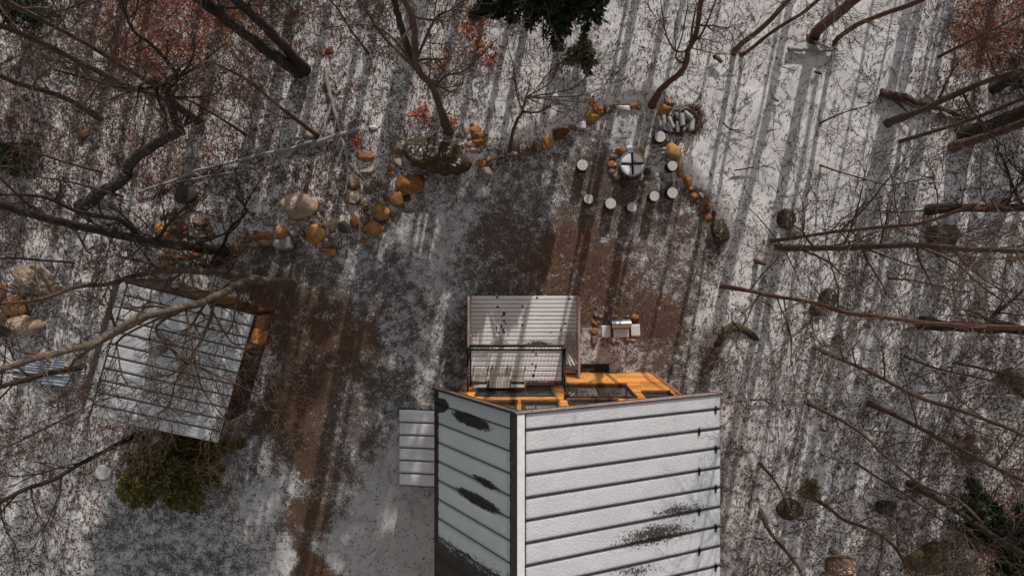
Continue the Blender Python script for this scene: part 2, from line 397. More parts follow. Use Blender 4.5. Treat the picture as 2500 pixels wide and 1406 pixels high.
# u, v, radius, snow, red
FP = [(2000, 300, 210, .98, .05), (1850, 450, 150, .94, .05), (1850, 1000, 130, .84, .05), (1780, 1150, 50, .60, 0), (2000, 900, 170, .80, .08), (2200, 700, 180, .76, .08),
      (2400, 600, 140, .70, .15), (2300, 1200, 140, .64, .2), (2420, 80, 90, .46, .9), (2300, 250, 80, .70, .35), (2480, 1330, 80, .42, .5), (1450, 150, 160, .84, .06), (1250, 250, 90, .80, .12),
      (1120, 120, 80, .66, .45), (1000, 300, 90, .70, .15), (760, 250, 120, .68, .25), (880, 60, 80, .64, .12), (900, 450, 80, .64, .15), (650, 500, 90, .66, .25), (390, 110, 80, .44, 1), (290, 90, 60, .45, .5),
      (200, 300, 140, .62, .4), (100, 470, 120, .64, .2), (60, 370, 70, .5, .05), (130, 800, 110, .74, .1), (100, 1150, 130, .72, .3), (60, 1350, 130, .75, .2),
      (270, 560, 90, .68, .2), (530, 45, 50, .36, .9), (80, 100, 90, .62, .2), (1700, 100, 120, .90, .05), (1900, 1250, 110, .80, .05), (2100, 1000, 120, .74, .08), (2450, 900, 110, .68, .12), (430, 400, 90, .60, .5),
      (650, 150, 70, .5, .35), (1655, 312, 36, .30, .1), (1690, 340, 25, .4, .1)]
def rbf(x, y, pts, k):
    wsum = np.full(x.shape, 1e-9); out = np.zeros((k,) + x.shape)
    for p in pts:
        X, Y, _ = W(p[0], p[1]); r = p[2] * H / FPX
        d2 = (x - X) ** 2 + (y - Y) ** 2
        w = 1.0 / (d2 / (r * r) + 0.12) ** 2.2
        wsum += w
        for i in range(k): out[i] += w * p[3 + i]
    return out / wsum
def fields(x, y):
    # wobble the lookup so zone borders are ragged
    wx = x + 0.25 * np.sin(y * 2.1 + 1.3 * np.sin(x * 1.7)) + 0.12 * np.sin(y * 5.3 + x * 3)
    wy = y + 0.25 * np.sin(x * 1.9 + 1.1 * np.sin(y * 1.5)) + 0.12 * np.sin(x * 6.1 - y * 2)
    forest = sstep(-0.15, 0.45, yard_sdf(wx, wy))
    a = rbf(wx, wy, YP, 3); f = rbf(wx, wy, FP, 2)
    snow = a[0] * (1 - forest) + f[0] * forest
    return snow, a[1], a[2], f[1], forest

def build_ground():
    xs = np.arange(-18.5, 18.51, 0.075); ys = np.arange(-11.5, 10.51, 0.075)
    g = []; d = 0.3; p = 0
    while p < 1500: p += d; d *= 1.35; g.append(p)
    g = np.array(g)
    xs = np.concatenate([xs[0] - g[::-1], xs, xs[-1] + g]); ys = np.concatenate([ys[0] - g[::-1], ys, ys[-1] + g])
    X, Y = np.meshgrid(xs, ys); nx, ny = len(xs), len(ys)
    Z = ground_z(X, Y)
    inner = (np.abs(X) < 19) & (Y > -12) & (Y < 11)
    Z = Z + np.where(inner, np.random.uniform(-0.006, 0.006, Z.shape), 0)
    idx = np.arange(nx * ny).reshape(ny, nx)
    F = np.stack([idx[:-1, :-1], idx[:-1, 1:], idx[1:, 1:], idx[1:, :-1]], -1).reshape(-1, 4)
    me = mesh_np('ground', np.stack([X, Y, Z], -1).reshape(-1, 3), F.ravel(), np.full(len(F), 4), True)
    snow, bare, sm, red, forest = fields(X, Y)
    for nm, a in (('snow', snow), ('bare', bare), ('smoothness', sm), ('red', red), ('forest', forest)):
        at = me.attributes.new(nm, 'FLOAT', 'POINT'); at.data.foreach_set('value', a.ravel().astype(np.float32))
    o = link('ground', me, M['ground']); tag(o, kind='structure')
build_ground()

# ------------------------------------------------------------------ house
def slope_strip(name, P00, P10, P11, P01, nx, ny, thick, mat, parent, barefn=None, rag=0.0, seed=0):
    """a slab of snow on a sloping strip: P00-P10 along x, P00-P01 along y (top faces up), sides closed"""
    rnd = np.random.RandomState(seed)
    s = np.linspace(0, 1, nx); t = np.linspace(0, 1, ny)
    S, T = np.meshgrid(s, t)
    P00, P10, P11, P01 = map(np.array, (P00, P10, P11, P01))
    P = ((1 - S) * (1 - T))[..., None] * P00 + (S * (1 - T))[..., None] * P10 + (S * T)[..., None] * P11 + ((1 - S) * T)[..., None] * P01
    ev = (P01 - P00) / np.linalg.norm(P01 - P00)
    if rag:
        for row, sg in ((0, 1), (ny - 1, -1)):
            P[row] += (sg * rag * (0.4 + rnd.rand(nx)) * 0.7)[:, None] * ev
    n = np.cross(P10 - P00, P01 - P00); n /= np.linalg.norm(n)
    if n[2] < 0: n = -n
    bare = np.zeros(S.shape)
    if barefn is not None:
        for j in range(ny):
            for i in range(nx):
                q = P[j, i] + n * thick
                k = FPX / (H - q[2]); bare[j, i] = barefn(U0 + q[0] * k, V0 - q[1] * k)
    hh = thick * (0.90 + 0.2 * rnd.rand(*S.shape)) * (1 - 0.75 * np.clip(bare * 1.4 - 0.4, 0, 1))
    hh[0] *= 0.7; hh[-1] *= 0.7
    top = P + hh[..., None] * n
    V = np.concatenate([top.reshape(-1, 3), P.reshape(-1, 3)])
    idx = np.arange(nx * ny).reshape(ny, nx)
    F = [np.stack([idx[:-1, :-1], idx[:-1, 1:], idx[1:, 1:], idx[1:, :-1]], -1).reshape(-1, 4)]
    ring = np.concatenate([idx[0, :], idx[1:, -1], idx[-1, -2::-1], idx[-2:0:-1, 0]])
    r2 = np.roll(ring, -1); o = nx * ny
    F.append(np.stack([ring, ring + o, r2 + o, r2], -1))
    F = np.concatenate(F)
    me = mesh_np(name, V, F.ravel(), np.full(len(F), 4), True)
    at = me.attributes.new('bare', 'FLOAT', 'POINT'); at.data.foreach_set('value', np.concatenate([bare.ravel(), bare.ravel()]).astype(np.float32))
    return link(name, me, mat, parent)

def blob(u, v, cu, cv, ru, rv, ang=0.0):
    c, s = math.cos(ang), math.sin(ang); du, dv = u - cu, v - cv
    a = (du * c + dv * s) / ru; b_ = (-du * s + dv * c) / rv
    return max(0.0, 1.0 - math.sqrt(a * a + b_ * b_))
def bare_shade_left(u, v):
    a = 0.25
    a = max(a, 0.28 + .80 * blob(u, v, 1150, 1027, 88, 24, 0.40))
    a = max(a, 0.28 + .62 * blob(u, v, 1185, 1178, 78, 17, 0.50))
    a = max(a, 0.28 + .82 * blob(u, v, 1168, 1222, 100, 21, 0.52))
    a = max(a, 0.3 + 1.0 * blob(u, v, 1075, 990, 30, 25))
    a = max(a, 0.25 + 0.48 * min(1, max(0, (v - 1225 - 0.62 * (u - 1062)) / 110)))
    a = max(a, 0.3 + 0.75 * max(0, 1 - (u - 1062) / 14))
    a = max(a, 0.3 + 0.8 * max(0, 1 - abs(u - 1250) / 9))  # painted dark line for the shaded left side of the ridge cap
    return a
def bare_right(u, v):
    a = 0.04
    a = max(a, 0.10 + 0.72 * blob(u, v, 1600, 1305, 230, 66, -0.2))
    a = max(a, 0.10 + 0.66 * blob(u, v, 1660, 1245, 160, 44, -0.15))
    a = max(a, 0.1 + 0.4 * blob(u, v, 1705, 1075, 10, 34)); a = max(a, 0.1 + 0.4 * blob(u, v, 1703, 1270, 10, 30))
    a = max(a, 0.10 + 0.62 * blob(u, v, 1550, 1395, 170, 40, -0.15))
    return a

YF, YB = -2.85, -12.6                 # front and back roof edges
RX, RZ = -0.10, 8.70                  # ridge
EX, EZ = 4.63, 6.35                   # right eave
LX, LZ = -2.13, 5.65                  # left eave
WY = -3.25                            # facade plane
XL, XR = -1.66, 4.18                  # wall corners
house = thing('house', 'tall orange timber house with snow covered asymmetric standing seam metal roof', 'house', (1.2, -7.5, 0))
HO = Vector((1.2, -7.5, 0))
def hb(mb, name, mat, parent=None, **kw):
    mb.v = [(x - HO.x, y - HO.y, z - HO.z) for x, y, z in mb.v]
    return mb.build(name, mat, parent or house, **kw)
# roof decks
def roof_at(x):
    return RZ + (EZ - RZ) * (x - RX) / (EX - RX) if x > RX else RZ + (LZ - RZ) * (x - RX) / (LX - RX)
mb = MB(); th = 0.16
mb.hexa([(RX, YB, RZ - th), (EX, YB, EZ - th), (EX, YF, EZ - th), (RX, YF, RZ - th), (RX, YB, RZ), (EX, YB, EZ), (EX, YF, EZ), (RX, YF, RZ)])
roofR = hb(mb, 'roof', M['metal_dark'])
mb = MB(); mb.hexa([(LX, YB, LZ - th), (RX - .001, YB, RZ - th), (RX - .001, YF, RZ - th), (LX, YF, LZ - th), (LX, YB, LZ), (RX - .001, YB, RZ), (RX - .001, YF, RZ), (LX, YF, LZ)])
roofL = hb(mb, 'roof', M['metal_dark'])
pitch = 0.4572
nR = Vector((RZ - EZ, 0, EX - RX)).normalized(); nL = Vector((-(RZ - LZ), 0, RX - LX)).normalized()
ys = [YF + 0.02] + [-3.185 - pitch * k for k in range(0, 21)]
for k in range(len(ys) - 1):
    y0, y1 = ys[k], ys[k + 1]
    g = 0.007
    for side in (0, 1):
        if side == 0:
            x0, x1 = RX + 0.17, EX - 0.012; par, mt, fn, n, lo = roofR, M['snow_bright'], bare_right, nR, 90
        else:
            x0, x1 = LX + 0.012, RX - 0.10; par, mt, fn, n, lo = roofL, M['snow_shade'], bare_shade_left, nL, 70
        za, zb = roof_at(x0), roof_at(x1)
        off = n * 0.002
        pts = [Vector((x0, y1 + g, za)) + off, Vector((x1, y1 + g, zb)) + off, Vector((x1, y0 - g, zb)) + off, Vector((x0, y0 - g, za)) + off]
        o = slope_strip('roof_panel', *[tuple(p - HO) for p in pts], lo, 9, 0.028 if side == 0 else 0.012, mt, par,
                        (lambda u, v, f=fn: f(u, v)) , 0.016 if side == 0 else 0.004, k * 2 + side) if False else None
        # the strip is built in house space; barefn needs world space, so shift inside
        def wf(u, v): return 0
        q = [tuple(p) for p in pts]
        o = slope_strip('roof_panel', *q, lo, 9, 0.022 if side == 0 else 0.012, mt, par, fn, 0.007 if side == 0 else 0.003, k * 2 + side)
        o.location = -HO
# seams
rib = MB(); rib.bar(Vector((RX + 0.12, 0, roof_at(RX + 0.12))) + nR * 0.020, Vector((EX, 0, EZ)) + nR * 0.020, 0.014, 0.034); ribR = rib.mesh('seam')
rib = MB(); rib.bar(Vector((LX, 0, LZ)) + nL * 0.009, Vector((RX - 0.06, 0, roof_at(RX - 0.06))) + nL * 0.009, 0.014, 0.02); ribL = rib.mesh('seam')
for y in ys[1:]:
    o = link('seam', ribR, M['metal_dark'], roofR); o.location = Vector((0, y, 0)) - HO
    o = link('seam', ribL, M['metal_dark'], roofL); o.location = Vector((0, y, 0)) - HO
# snow guards: small ticks crossing the seams near the eave
sg = MB(); sg.box(-0.012, 0.012, -0.10, 0.08, 0.0, 0.07); sg.box(-0.03, 0.03, -0.02, 0.0, 0.0, 0.09); sgm = sg.mesh('snow_guard')
for k, y in enumerate(ys[1:]):
    x = EX - (0.12 if k % 2 == 0 else 0.56)
    o = link('snow_guard', sgm, M['metal_black'], roofR); o.location = Vector((x, y, roof_at(x))) - HO
# ridge cap: two flanges and snow on the right one
mb = MB()
a = Vector((RX, 0, RZ + 0.03))
for y0, y1 in ((YF - 0.0, YB),):
    pr = [(RX, RZ + 0.035), (RX + 0.15, roof_at(RX + 0.15) + 0.045)]
    mb.hexa([(RX, y1, RZ + 0.005), (RX + 0.15, y1, roof_at(RX + .15) + 0.012), (RX + 0.15, y0, roof_at(RX + .15) + 0.012), (RX, y0, RZ + 0.005),
             (RX, y1, RZ + 0.05), (RX + 0.15, y1, roof_at(RX + .15) + 0.055), (RX + 0.15, y0, roof_at(RX + .15) + 0.055), (RX, y0, RZ + 0.05)])
hb(mb, 'ridge_cap', M['snow'])
mb = MB()
mb.hexa([(RX - 0.10, YB, roof_at(RX - .10) + 0.01), (RX, YB, RZ + 0.0), (RX, YF, RZ + 0.0), (RX - 0.10, YF, roof_at(RX - .10) + 0.01),
         (RX - 0.13, YB, roof_at(RX - .10) + 0.05), (RX - .002, YB, RZ + 0.048), (RX - .002, YF, RZ + 0.048), (RX - 0.13, YF, roof_at(RX - .10) + 0.05)])
hb(mb, 'ridge_cap', M['metal_dark'])
# rake trim along the front edges and eave fascia
for (xa, xb) in ((RX, EX), (LX, RX)):
    mb = MB(); mb.bar((xa, YF + 0.022, roof_at(xa if xa != RX else RX + 1e-6) - 0.055), (xb, YF + 0.022, roof_at(xb) - 0.055), 0.04, 0.22)
    hb(mb, 'rake_board', M['metal_dark'])
    mb = MB(); mb.bar((xa, YF + 0.045, (RZ if xa == RX else LZ) + 0.065), (xb, YF + 0.045, (EZ if xb == EX else RZ) + 0.065), 0.05, 0.02)
    hb(mb, 'drip_edge', M['rail'])
mb = MB(); mb.box(EX - 0.03, EX + 0.02, YB, YF, EZ - 0.2, EZ - 0.02); hb(mb, 'eave_fascia', M['trim'])
mb = MB(); mb.box(LX - 0.02, LX + 0.03, YB, YF, LZ - 0.2, LZ - 0.02); hb(mb, 'eave_fascia', M['metal_dark'])
# walls (core) with gable front
def gable(y, mb, x0=XL, x1=XR, inset=0.18):
    mb.poly([(x0, y, -0.2), (x1, y, -0.2), (x1, y, roof_at(x1) - inset), (RX, y, RZ - inset), (x0, y, roof_at(x0) - inset)])
mb = MB()
yb = YB + 0.4
f = [(XL, -0.2), (XR, -0.2), (XR, roof_at(XR) - .18), (RX, RZ - .18), (XL, roof_at(XL) - .18)]
fr = [(x, WY, z) for x, z in f]; bk = [(x, yb, z) for x, z in f]
mb.poly(fr[::-1]); mb.poly(bk)
for i in range(5):
    j = (i + 1) % 5; mb.poly([fr[i], fr[j], bk[j], bk[i]])
wall = hb(mb, 'wall', M['siding'])
# cladding boards on the facade, staggered joints, openings left free
WIN = [('window', -1.19, -0.02, 3.35, 4.45), ('glass_door', 0.10, 0.80, 2.98, 4.45), ('window', 1.22, 2.92, 2.75, 4.62), ('window', 3.28, 3.92, 3.95, 4.62),
       ('window', -0.95, -0.18, 5.40, 6.5), ('window', 0.04, 0.83, 5.40, 6.6), ('window', 1.20, 2.35, 5.15, 6.5), ('glass_door', -0.9, 0.9, 0.55, 2.5)]
def free(x0, x1, z0, z1):
    for _, a, b_, c, d in WIN:
        if x1 > a - 0.07 and x0 < b_ + 0.07 and z1 > c - 0.07 and z0 < d + 0.07: return (a - 0.07, b_ + 0.07)
    return None
rnd = random.Random(3)
z = 0.0; row = 0
bh = 0.285
while z < 8.4:
    z1 = z + bh - 0.006
    x = XL + 0.07; end = XR - 0.07
    first = True
    while x < end - 0.02:
        w = rnd.choice((0.9, 1.22, 1.5)) if not first else rnd.uniform(0.3, 1.2); first = False
        xe = min(x + w, end)
        # split at openings
        segs = [(x, xe)]
        out = []
        for s0, s1 in segs:
            hit = free(s0, s1, z, z1)
            if hit:
                if hit[0] - s0 > 0.03: out.append((s0, hit[0]))
                if s1 - hit[1] > 0.03: out.append((hit[1], s1))
            else: out.append((s0, s1))
        for s0, s1 in out:
            h2 = free(s0, s1, z, z1)
            if h2: continue
            top0 = min(z1, roof_at(s0) - 0.2); top1 = min(z1, roof_at(s1) - 0.2)
            if min(top0, top1) <= z + 0.01: continue
            mb = MB(); o_ = rnd.uniform(0, 0.004)
            mb.hexa([(s0 + .002, WY + 0.004, z), (s1 - .002, WY + 0.004, z), (s1 - .002, WY + 0.026 + o_, z), (s0 + .002, WY + 0.026 + o_, z),
                     (s0 + .002, WY + 0.004, top0), (s1 - .002, WY + 0.004, top1), (s1 - .002, WY + 0.018 + o_, top1), (s0 + .002, WY + 0.018 + o_, top0)])
            hb(mb, 'siding_board', M['siding'], wall)
        x = xe + 0.004
    z += bh; row += 1
for x0, x1 in ((XL - 0.03, XL + 0.07), (XR - 0.07, XR + 0.03)):
    mb = MB(); mb.box(x0, x1, WY + 0.004, WY + 0.05, 0, roof_at((x0 + x1) / 2) - 0.22); hb(mb, 'corner_board', M['trim'])
mb = MB(); mb.box(XL, XR, WY + 0.03, WY + 0.06, 2.62, 2.72)
def opening(kind, x0, x1, z0, z1):
    top = [z1, z1]
    mb = MB(); t = 0.055
    mb.box(x0 - t, x1 + t, WY + 0.004, WY + 0.05, z0 - t, z0); mb.box(x0 - t, x1 + t, WY + 0.004, WY + 0.05, z1, z1 + t)
    mb.box(x0 - t, x0, WY + 0.004, WY + 0.05, z0, z1); mb.box(x1, x1 + t, WY + 0.004, WY + 0.05, z0, z1)
    if x1 - x0 > 1.4: mb.box((x0 + x1) / 2 - .02, (x0 + x1) / 2 + .02, WY + 0.008, WY + 0.035, z0, z1)
    o = hb(mb, kind, M['frame'])
    mb = MB(); mb.box(x0, x1, WY + 0.006, WY + 0.014, z0, z1); p = hb(mb, 'pane', M['glass'], o)
    mb = MB(); mb.box(x0 - 0.08, x1 + 0.08, WY + 0.004, WY + 0.09, z0 - t - 0.03, z0 - t - .002); hb(mb, 'sill', M['trim'], o)
for w in WIN: opening(*w)
# lean-to on the left
lean = MB(); lx0, lx1 = -3.56, -1.70; ly0, ly1 = -3.95, -6.15; lz0, lz1 = 2.45, 2.75
lean.hexa([(lx0, ly1, lz0 - .1), (lx1, ly1, lz1 - .1), (lx1, ly0, lz1 - .1), (lx0, ly0, lz0 - .1), (lx0, ly1, lz0), (lx1, ly1, lz1), (lx1, ly0, lz1), (lx0, ly0, lz0)])
lo = hb(lean, 'side_roof', M['metal_dark'])
for k in range(6):
    a0 = ly0 - 0.01 - 0.366 * k; a1 = a0 - 0.363
    o = slope_strip('roof_panel', (lx0 + .01, a1 + .004, lz0 + .002), (lx1, a1 + .004, lz1 + .002), (lx1, a0 - .004, lz1 + .002), (lx0 + .01, a0 - .004, lz0 + .002), 24, 6, 0.008, M['snow_pale'], lo, lambda u, v: 0.05, 0.002, 300 + k)
    o.location = -HO
    mb = MB(); mb.bar((lx0, a1, lz0 + .008), (lx1, a1, lz1 + .008), 0.014, 0.018); hb(mb, 'seam', M['metal_dark'], lo)
mb = MB(); mb.hexa([(lx0 + .2, ly1 + .15, -0.1), (lx1 + .0, ly1 + .15, -0.1), (lx1 + .0, ly0 - .5, -0.1), (lx0 + .2, ly0 - .5, -0.1), (lx0 + .2, ly1 + .15, lz0 - .08), (lx1, ly1 + .15, lz1 - .12), (lx1, ly0 - .5, lz1 - .12), (lx0 + .2, ly0 - .5, lz0 - .08)])
hb(mb, 'side_wall', M['siding_dark'])
mb = MB(); mb.box(XR + .05, XR + .11, WY - .4, WY - .34, 0, 5.9); hb(mb, 'downpipe', M['metal_dark'])

# ------------------------------------------------------------------ deck
DZ = 0.5; dx0, dx1 = -1.66, 1.76; dy0 = -0.74; dy1 = -3.20
deck = thing('deck', 'snow covered plank deck with side railings in front of the orange house', 'deck', ((dx0 + dx1) / 2, (dy0 + dy1) / 2, 0))
DO = Vector(deck.location)
def db(mb, name, mat, parent=None, own=deck, O=DO, **kw):
    mb.v = [(x - O.x, y - O.y, z - O.z) for x, y, z in mb.v]; return mb.build(name, mat, parent or own, **kw)
rn = random.Random(11)
FOOT = [(1214, 726, 5, 5), (1215, 750, 5, 6), (1230, 766, 7, 6), (1226, 772, 4, 4), (1231, 783, 5, 5), (1234, 789, 4, 4), (1212, 802, 3, 14), (1217, 812, 8, 3.5), (1224, 797, 3, 8), (1228, 805, 3, 9),
        (1231, 812, 4, 6), (1240, 817, 3, 3), (1276, 748, 5, 6), (1280, 772, 4, 3), (1311, 727, 5, 5), (1390, 730, 7, 4), (1275, 795, 5, 4), (1380, 790, 4, 5), (1370, 806, 4, 4), (1345, 812, 6, 3)]
def bare_deck(u, v):
    a = 0.10 + 0.12 * max(0, mnoise.noise((u * 0.02, v * 0.03, 3)))
    for c in FOOT:
        if abs(u - c[0]) < 20 and abs(v - c[1]) < 20: a = max(a, .2 + 1.0 * min(1, 1.1 * blob(u, v, *c)))
    if v < 860:
        a = max(a, 0.25 + 0.5 * blob(u, v, 1315, 842, 120, 34)); a = max(a, 0.2 + 0.32 * blob(u, v, 1330, 770, 70, 42)); a = max(a, 0.2 + .4 * blob(u, v, 1160, 820, 40, 90))
    a = max(a, 0.7 * max(0, 1 - abs(v - 720) / 3))
    return a
n_pl = 19; pw = (dy0 - dy1) / n_pl
for k in range(n_pl):
    a0 = dy0 - pw * k - 0.0045; a1 = dy0 - pw * (k + 1) + 0.0045 + rn.uniform(0, 0.003)
    mb = MB(); mb.box(dx0, dx1, a1, a0, DZ - 0.03, DZ); p = db(mb, 'plank', M['rail'])
    o = slope_strip('snow_cover', (dx0 + .01, a1 + 0.002, DZ + .001), (dx1 - .01, a1 + .002, DZ + .001), (dx1 - .01, a0 - .002, DZ + .001), (dx0 + .01, a0 - .002, DZ + .001), 120, 6, 0.004, M['snow_deck'], p, bare_deck, 0.002, 500 + k)
    o.location = -DO
mb = MB(); mb.box(dx0 + .02, dx1 - .02, dy0 - .06, dy0 - .02, 0.0, DZ - 0.032); mb.box(dx0 + .02, dx0 + .06, dy1, dy0 - .06, 0.0, DZ - .032); mb.box(dx1 - .06, dx1 - .02, dy1, dy0 - .06, 0, DZ - .032); db(mb, 'skirt', M['siding_dark'])
for sx, x in ((-1, dx0 + 0.03), (1, dx1 - 0.03)):
    mb = MB(); mb.bar((x, dy0, DZ + 0.93), (x, dy1 + 0.02, DZ + 0.93), 0.062, 0.035); top = db(mb, 'hand_rail', M['rail'])
    mb = MB(); mb.bar((x, dy0, DZ + 0.12), (x, dy1 + 0.02, DZ + 0.12), 0.045, 0.06); db(mb, 'bottom_rail', M['rail'])
    for y in (dy0 - .05, (dy0 + dy1) / 2, dy1 + .1):
        mb = MB(); mb.box(x - .045, x + .045, y - .045, y + .045, DZ - .4, DZ + .91); db(mb, 'post', M['rail'])
    bal = MB(); bal.box(-.02, .02, -.02, .02, 0, 0.76); bm_ = bal.mesh('baluster')
    y = dy0 - 0.17
    while y > dy1 + .16:
        o = link('baluster', bm_, M['rail'], deck); o.location = Vector((x, y, DZ + .15)) - DO; y -= 0.105
# ------------------------------------------------------------------ balcony
BZ = 3.0; bx0, bx1 = -1.44, 1.12; by0 = -2.10; by1 = -3.19
balc = thing('balcony', 'upper balcony with black picket railing and snowy boards above the deck', 'balcony', ((bx0 + bx1) / 2, (by0 + by1) / 2, BZ))
BO = Vector(balc.location)
def bb(mb, name, mat, parent=None, **kw): return db(mb, name, mat, parent, balc, BO, **kw)
def bare_balc(u, v):
    a = 0.1
    for c in ((1300, 859, 6, 3), (1309, 866, 3, 8), (1299, 889, 5, 3), (1302, 917, 5, 8), (1308, 895, 3, 10), (1305, 905, 3, 5)): a = max(a, 1.2 * min(1, 1.6 * blob(u, v, *c)))
    a = max(a, 0.2 + 0.9 * max(0, (v - 918) / 26.0))
    return a
n_b = 8; pw = (by0 - by1) / n_b
for k in range(n_b):
    a0 = by0 - pw * k - .004; a1 = by0 - pw * (k + 1) + .004
    mb = MB(); mb.box(bx0, bx1, a1, a0, BZ - .03, BZ); p = bb(mb, 'floor_board', M['trim'])
    o = slope_strip('snow_cover', (bx0 + .01, a1 + .002, BZ + .001), (bx1 - .01, a1 + .002, BZ + .001), (bx1 - .01, a0 - .002, BZ + .001), (bx0 + .01, a0 - .002, BZ + .001), 100, 6, 0.006, M['snow_deck'], p, bare_balc, 0.003, 700 + k)
    o.location = -BO
mb = MB(); mb.box(bx0 - .04, bx1 + .04, by0 + .002, by0 + .045, BZ - .2, BZ + .01); mb.box(bx0 - .045, bx0 - .003, by1, by0, BZ - .2, BZ + .01); mb.box(bx1 + .003, bx1 + .045, by1, by0, BZ - .2, BZ + .01); bb(mb, 'rim_joist', M['metal_black'])
rz0, rz1 = BZ + 0.08, BZ + 0.95
for a, c in (((bx0, by0 + .03), (bx1, by0 + .03)), ((bx0 - .02, by0), (bx0 - .02, by1)), ((bx1 + .02, by0), (bx1 + .02, by1))):
    mb = MB(); mb.bar((a[0], a[1], rz1), (c[0], c[1], rz1), .045, .03); bb(mb, 'hand_rail', M['metal_black'])
    mb = MB(); mb.bar((a[0], a[1], rz0), (c[0], c[1], rz0), .025, .025); bb(mb, 'bottom_rail', M['metal_black'])
    L = math.hypot(c[0] - a[0], c[1] - a[1]); n = int(L / 0.10)
    pk = MB(); pk.cyl((0, 0, 0), (0, 0, rz1 - rz0), .008, .008, 6); pm = pk.mesh('picket')
    for i in range(1, n):
        t = i / n; o = link('picket', pm, M['metal_black'], balc); o.location = Vector((lerp(a[0], c[0], t), lerp(a[1], c[1], t), rz0)) - BO
for x in (bx0 - .02, bx1 + .02):
    mb = MB(); mb.box(x - .03, x + .03, by0 - .0, by0 + .06, BZ - .15, rz1 + .04); bb(mb, 'post', M['metal_black'])
    mb = MB(); mb.cyl((x * 0.97, by0 + .02, rz1 - .1), (x * 1.0, WY + .06, 4.85), .014, .014, 6); bb(mb, 'tension_rod', M['metal_black'])
    mb = MB(); mb.box(x - .07, x + .07, WY + .03, WY + .12, 4.72, 4.98); bb(mb, 'bracket', M['metal_black'])
# balcony furniture
def slat_chair(loc, label):
    t = thing('patio_chair', label, 'chair', loc, 0, 'slatted chairs on the balcony')
    for i in range(5):
        mb = MB(); y = 0.20 - i * 0.078; mb.box(-.18, .18, y - .03, y + .03, .40, .425); mb.build('seat_slat', M['slat'], t)
    for sx in (-1, 1):
        for sy, h in ((.19, .44), (-.19, .80)):
            mb = MB(); mb.box(sx * .2 - .02, sx * .2 + .02, sy - .02, sy + .02, 0.015, h); mb.build('leg', M['siding_dark'], t)
    for i in range(3):
        mb = MB(); mb.box(-.18, .18, -.225 - i * .006, -.205 - i * .006, .50 + i * .11, .58 + i * .11); mb.build('back_slat', M['slat'], t)
    mb = MB(); mb.box(-.19, .19, -.24, -.20, .802, .83); mb.build('top_rail', M['slat'], t)
    return t
slat_chair((-1.15, -2.86, BZ + .01), 'small slatted chair with snowy seat at the left end of the balcony')
slat_chair((-0.12, -2.86, BZ + .01), 'small slatted chair with snowy seat between balcony table and door')
t = thing('patio_table', 'slatted snowy table between the two chairs on the balcony', 'table', (-0.62, -2.86, BZ + .01))
for i in range(7):
    mb = MB(); x = -.24 + i * .08; mb.box(x - .032, x + .032, -.28, .27, .60, .625); mb.build('table_slat', M['slat'], t)
for sx in (-1, 1):
    for sy in (-1, 1):
        mb = MB(); mb.box(sx * .22 - .025, sx * .22 + .025, sy * .24 - .02, sy * .24 + .02, .015, .595 if sy < 0 else .66); mb.build('leg', M['siding_dark'], t)
    mb = MB(); mb.box(sx * .22 - .015, sx * .22 + .015, -.215, .215, .54, .595); mb.build('apron', M['siding_dark'], t)

def adirondack(loc, rz, label):
    """garden chair facing local +y"""
    t = thing('garden_chair', label, 'chair', loc, rz, 'fan backed garden chairs on the deck')
    for i in range(7):
        mb = MB(); y = .42 - i * .08; z = .38 - i * .02; mb.bar((-.27, y, z), (.27, y, z), .055, .02); mb.build('seat_slat', M['slat'], t)
    for i in range(7):
        a = (i - 3) * 0.075; mb = MB(); L = .74 - .03 * (i - 3) ** 2
        b0 = Vector(((i - 3) * .055, -.10, .27)); d = Vector((math.sin(a) * 1.0, -.50, .80)).normalized()
        mb.bar(b0, b0 + d * L, .052, .018, (0, 1, .6)); mb.build('back_slat', M['slat'], t)
    mb = MB(); mb.bar((-.27, -.33, .62), (.27, -.33, .62), .06, .025); mb.build('back_brace', M['slat'], t)
    for s in (-1, 1):
        mb = MB(); mb.hexa([(s * .27, -.34, .53), (s * .36, -.36, .53), (s * .40, .36, .55), (s * .27, .42, .55), (s * .27, -.34, .553), (s * .36, -.36, .553), (s * .40, .36, .573), (s * .27, .42, .573)][::1])
        mb.build('arm', M['snow'] if s == -99 else M['slat'], t)
        mb = MB(); mb.box(s * .29 - .015, s * .29 + .015, .26, .36, 0.01, .53); mb.build('leg', M['slat'], t)
        mb = MB(); mb.bar((s * .26, .42, .34), (s * .26, -.50, .05), .025, .11); mb.build('side_rail', M['slat'], t)
    return t
adirondack((W(1384, 852, .9)[0], W(1384, 852, .9)[1], DZ + .012), math.radians(38), 'fan backed wooden garden chair at the right railing of the deck')
adirondack((W(1215, 862, .9)[0], W(1215, 862, .9)[1], DZ + .012), math.radians(-40), 'wooden garden chair mostly hidden beneath the balcony, only front slats showing')

# ------------------------------------------------------------------ cabin
cang = math.radians(-16.0)
Ecorner = Vector(W(622, 768, 2.65)); Scorner = Vector(W(528, 1080, 2.65)); Ncorner = Vector(W(300, 680, 3.45))
ex = Vector((math.cos(cang), math.sin(cang), 0)); ey = Vector((-math.sin(cang), math.cos(cang), 0))
CL = (Ecorner - Scorner).dot(ey); CW = (Ecorner.xy - Ncorner.xy).dot(ex.xy)
cO = (Ecorner - ex * CW / 2 - ey * CL / 2); cO.z = 0
cabin = thing('cabin', 'small wooden cabin with pale snow covered metal roof under bare branches', 'cabin', cO, cang)
hx, hy = CW / 2, CL / 2
zr, ze = 3.45, 2.65
mb = MB(); mb.hexa([(-hx, -hy, zr - .12), (hx, -hy, ze - .12), (hx, hy, ze - .12), (-hx, hy, zr - .12), (-hx, -hy, zr), (hx, -hy, ze), (hx, hy, ze), (-hx, hy, zr)])
cr = mb.build('roof', M['metal_dark'], cabin)
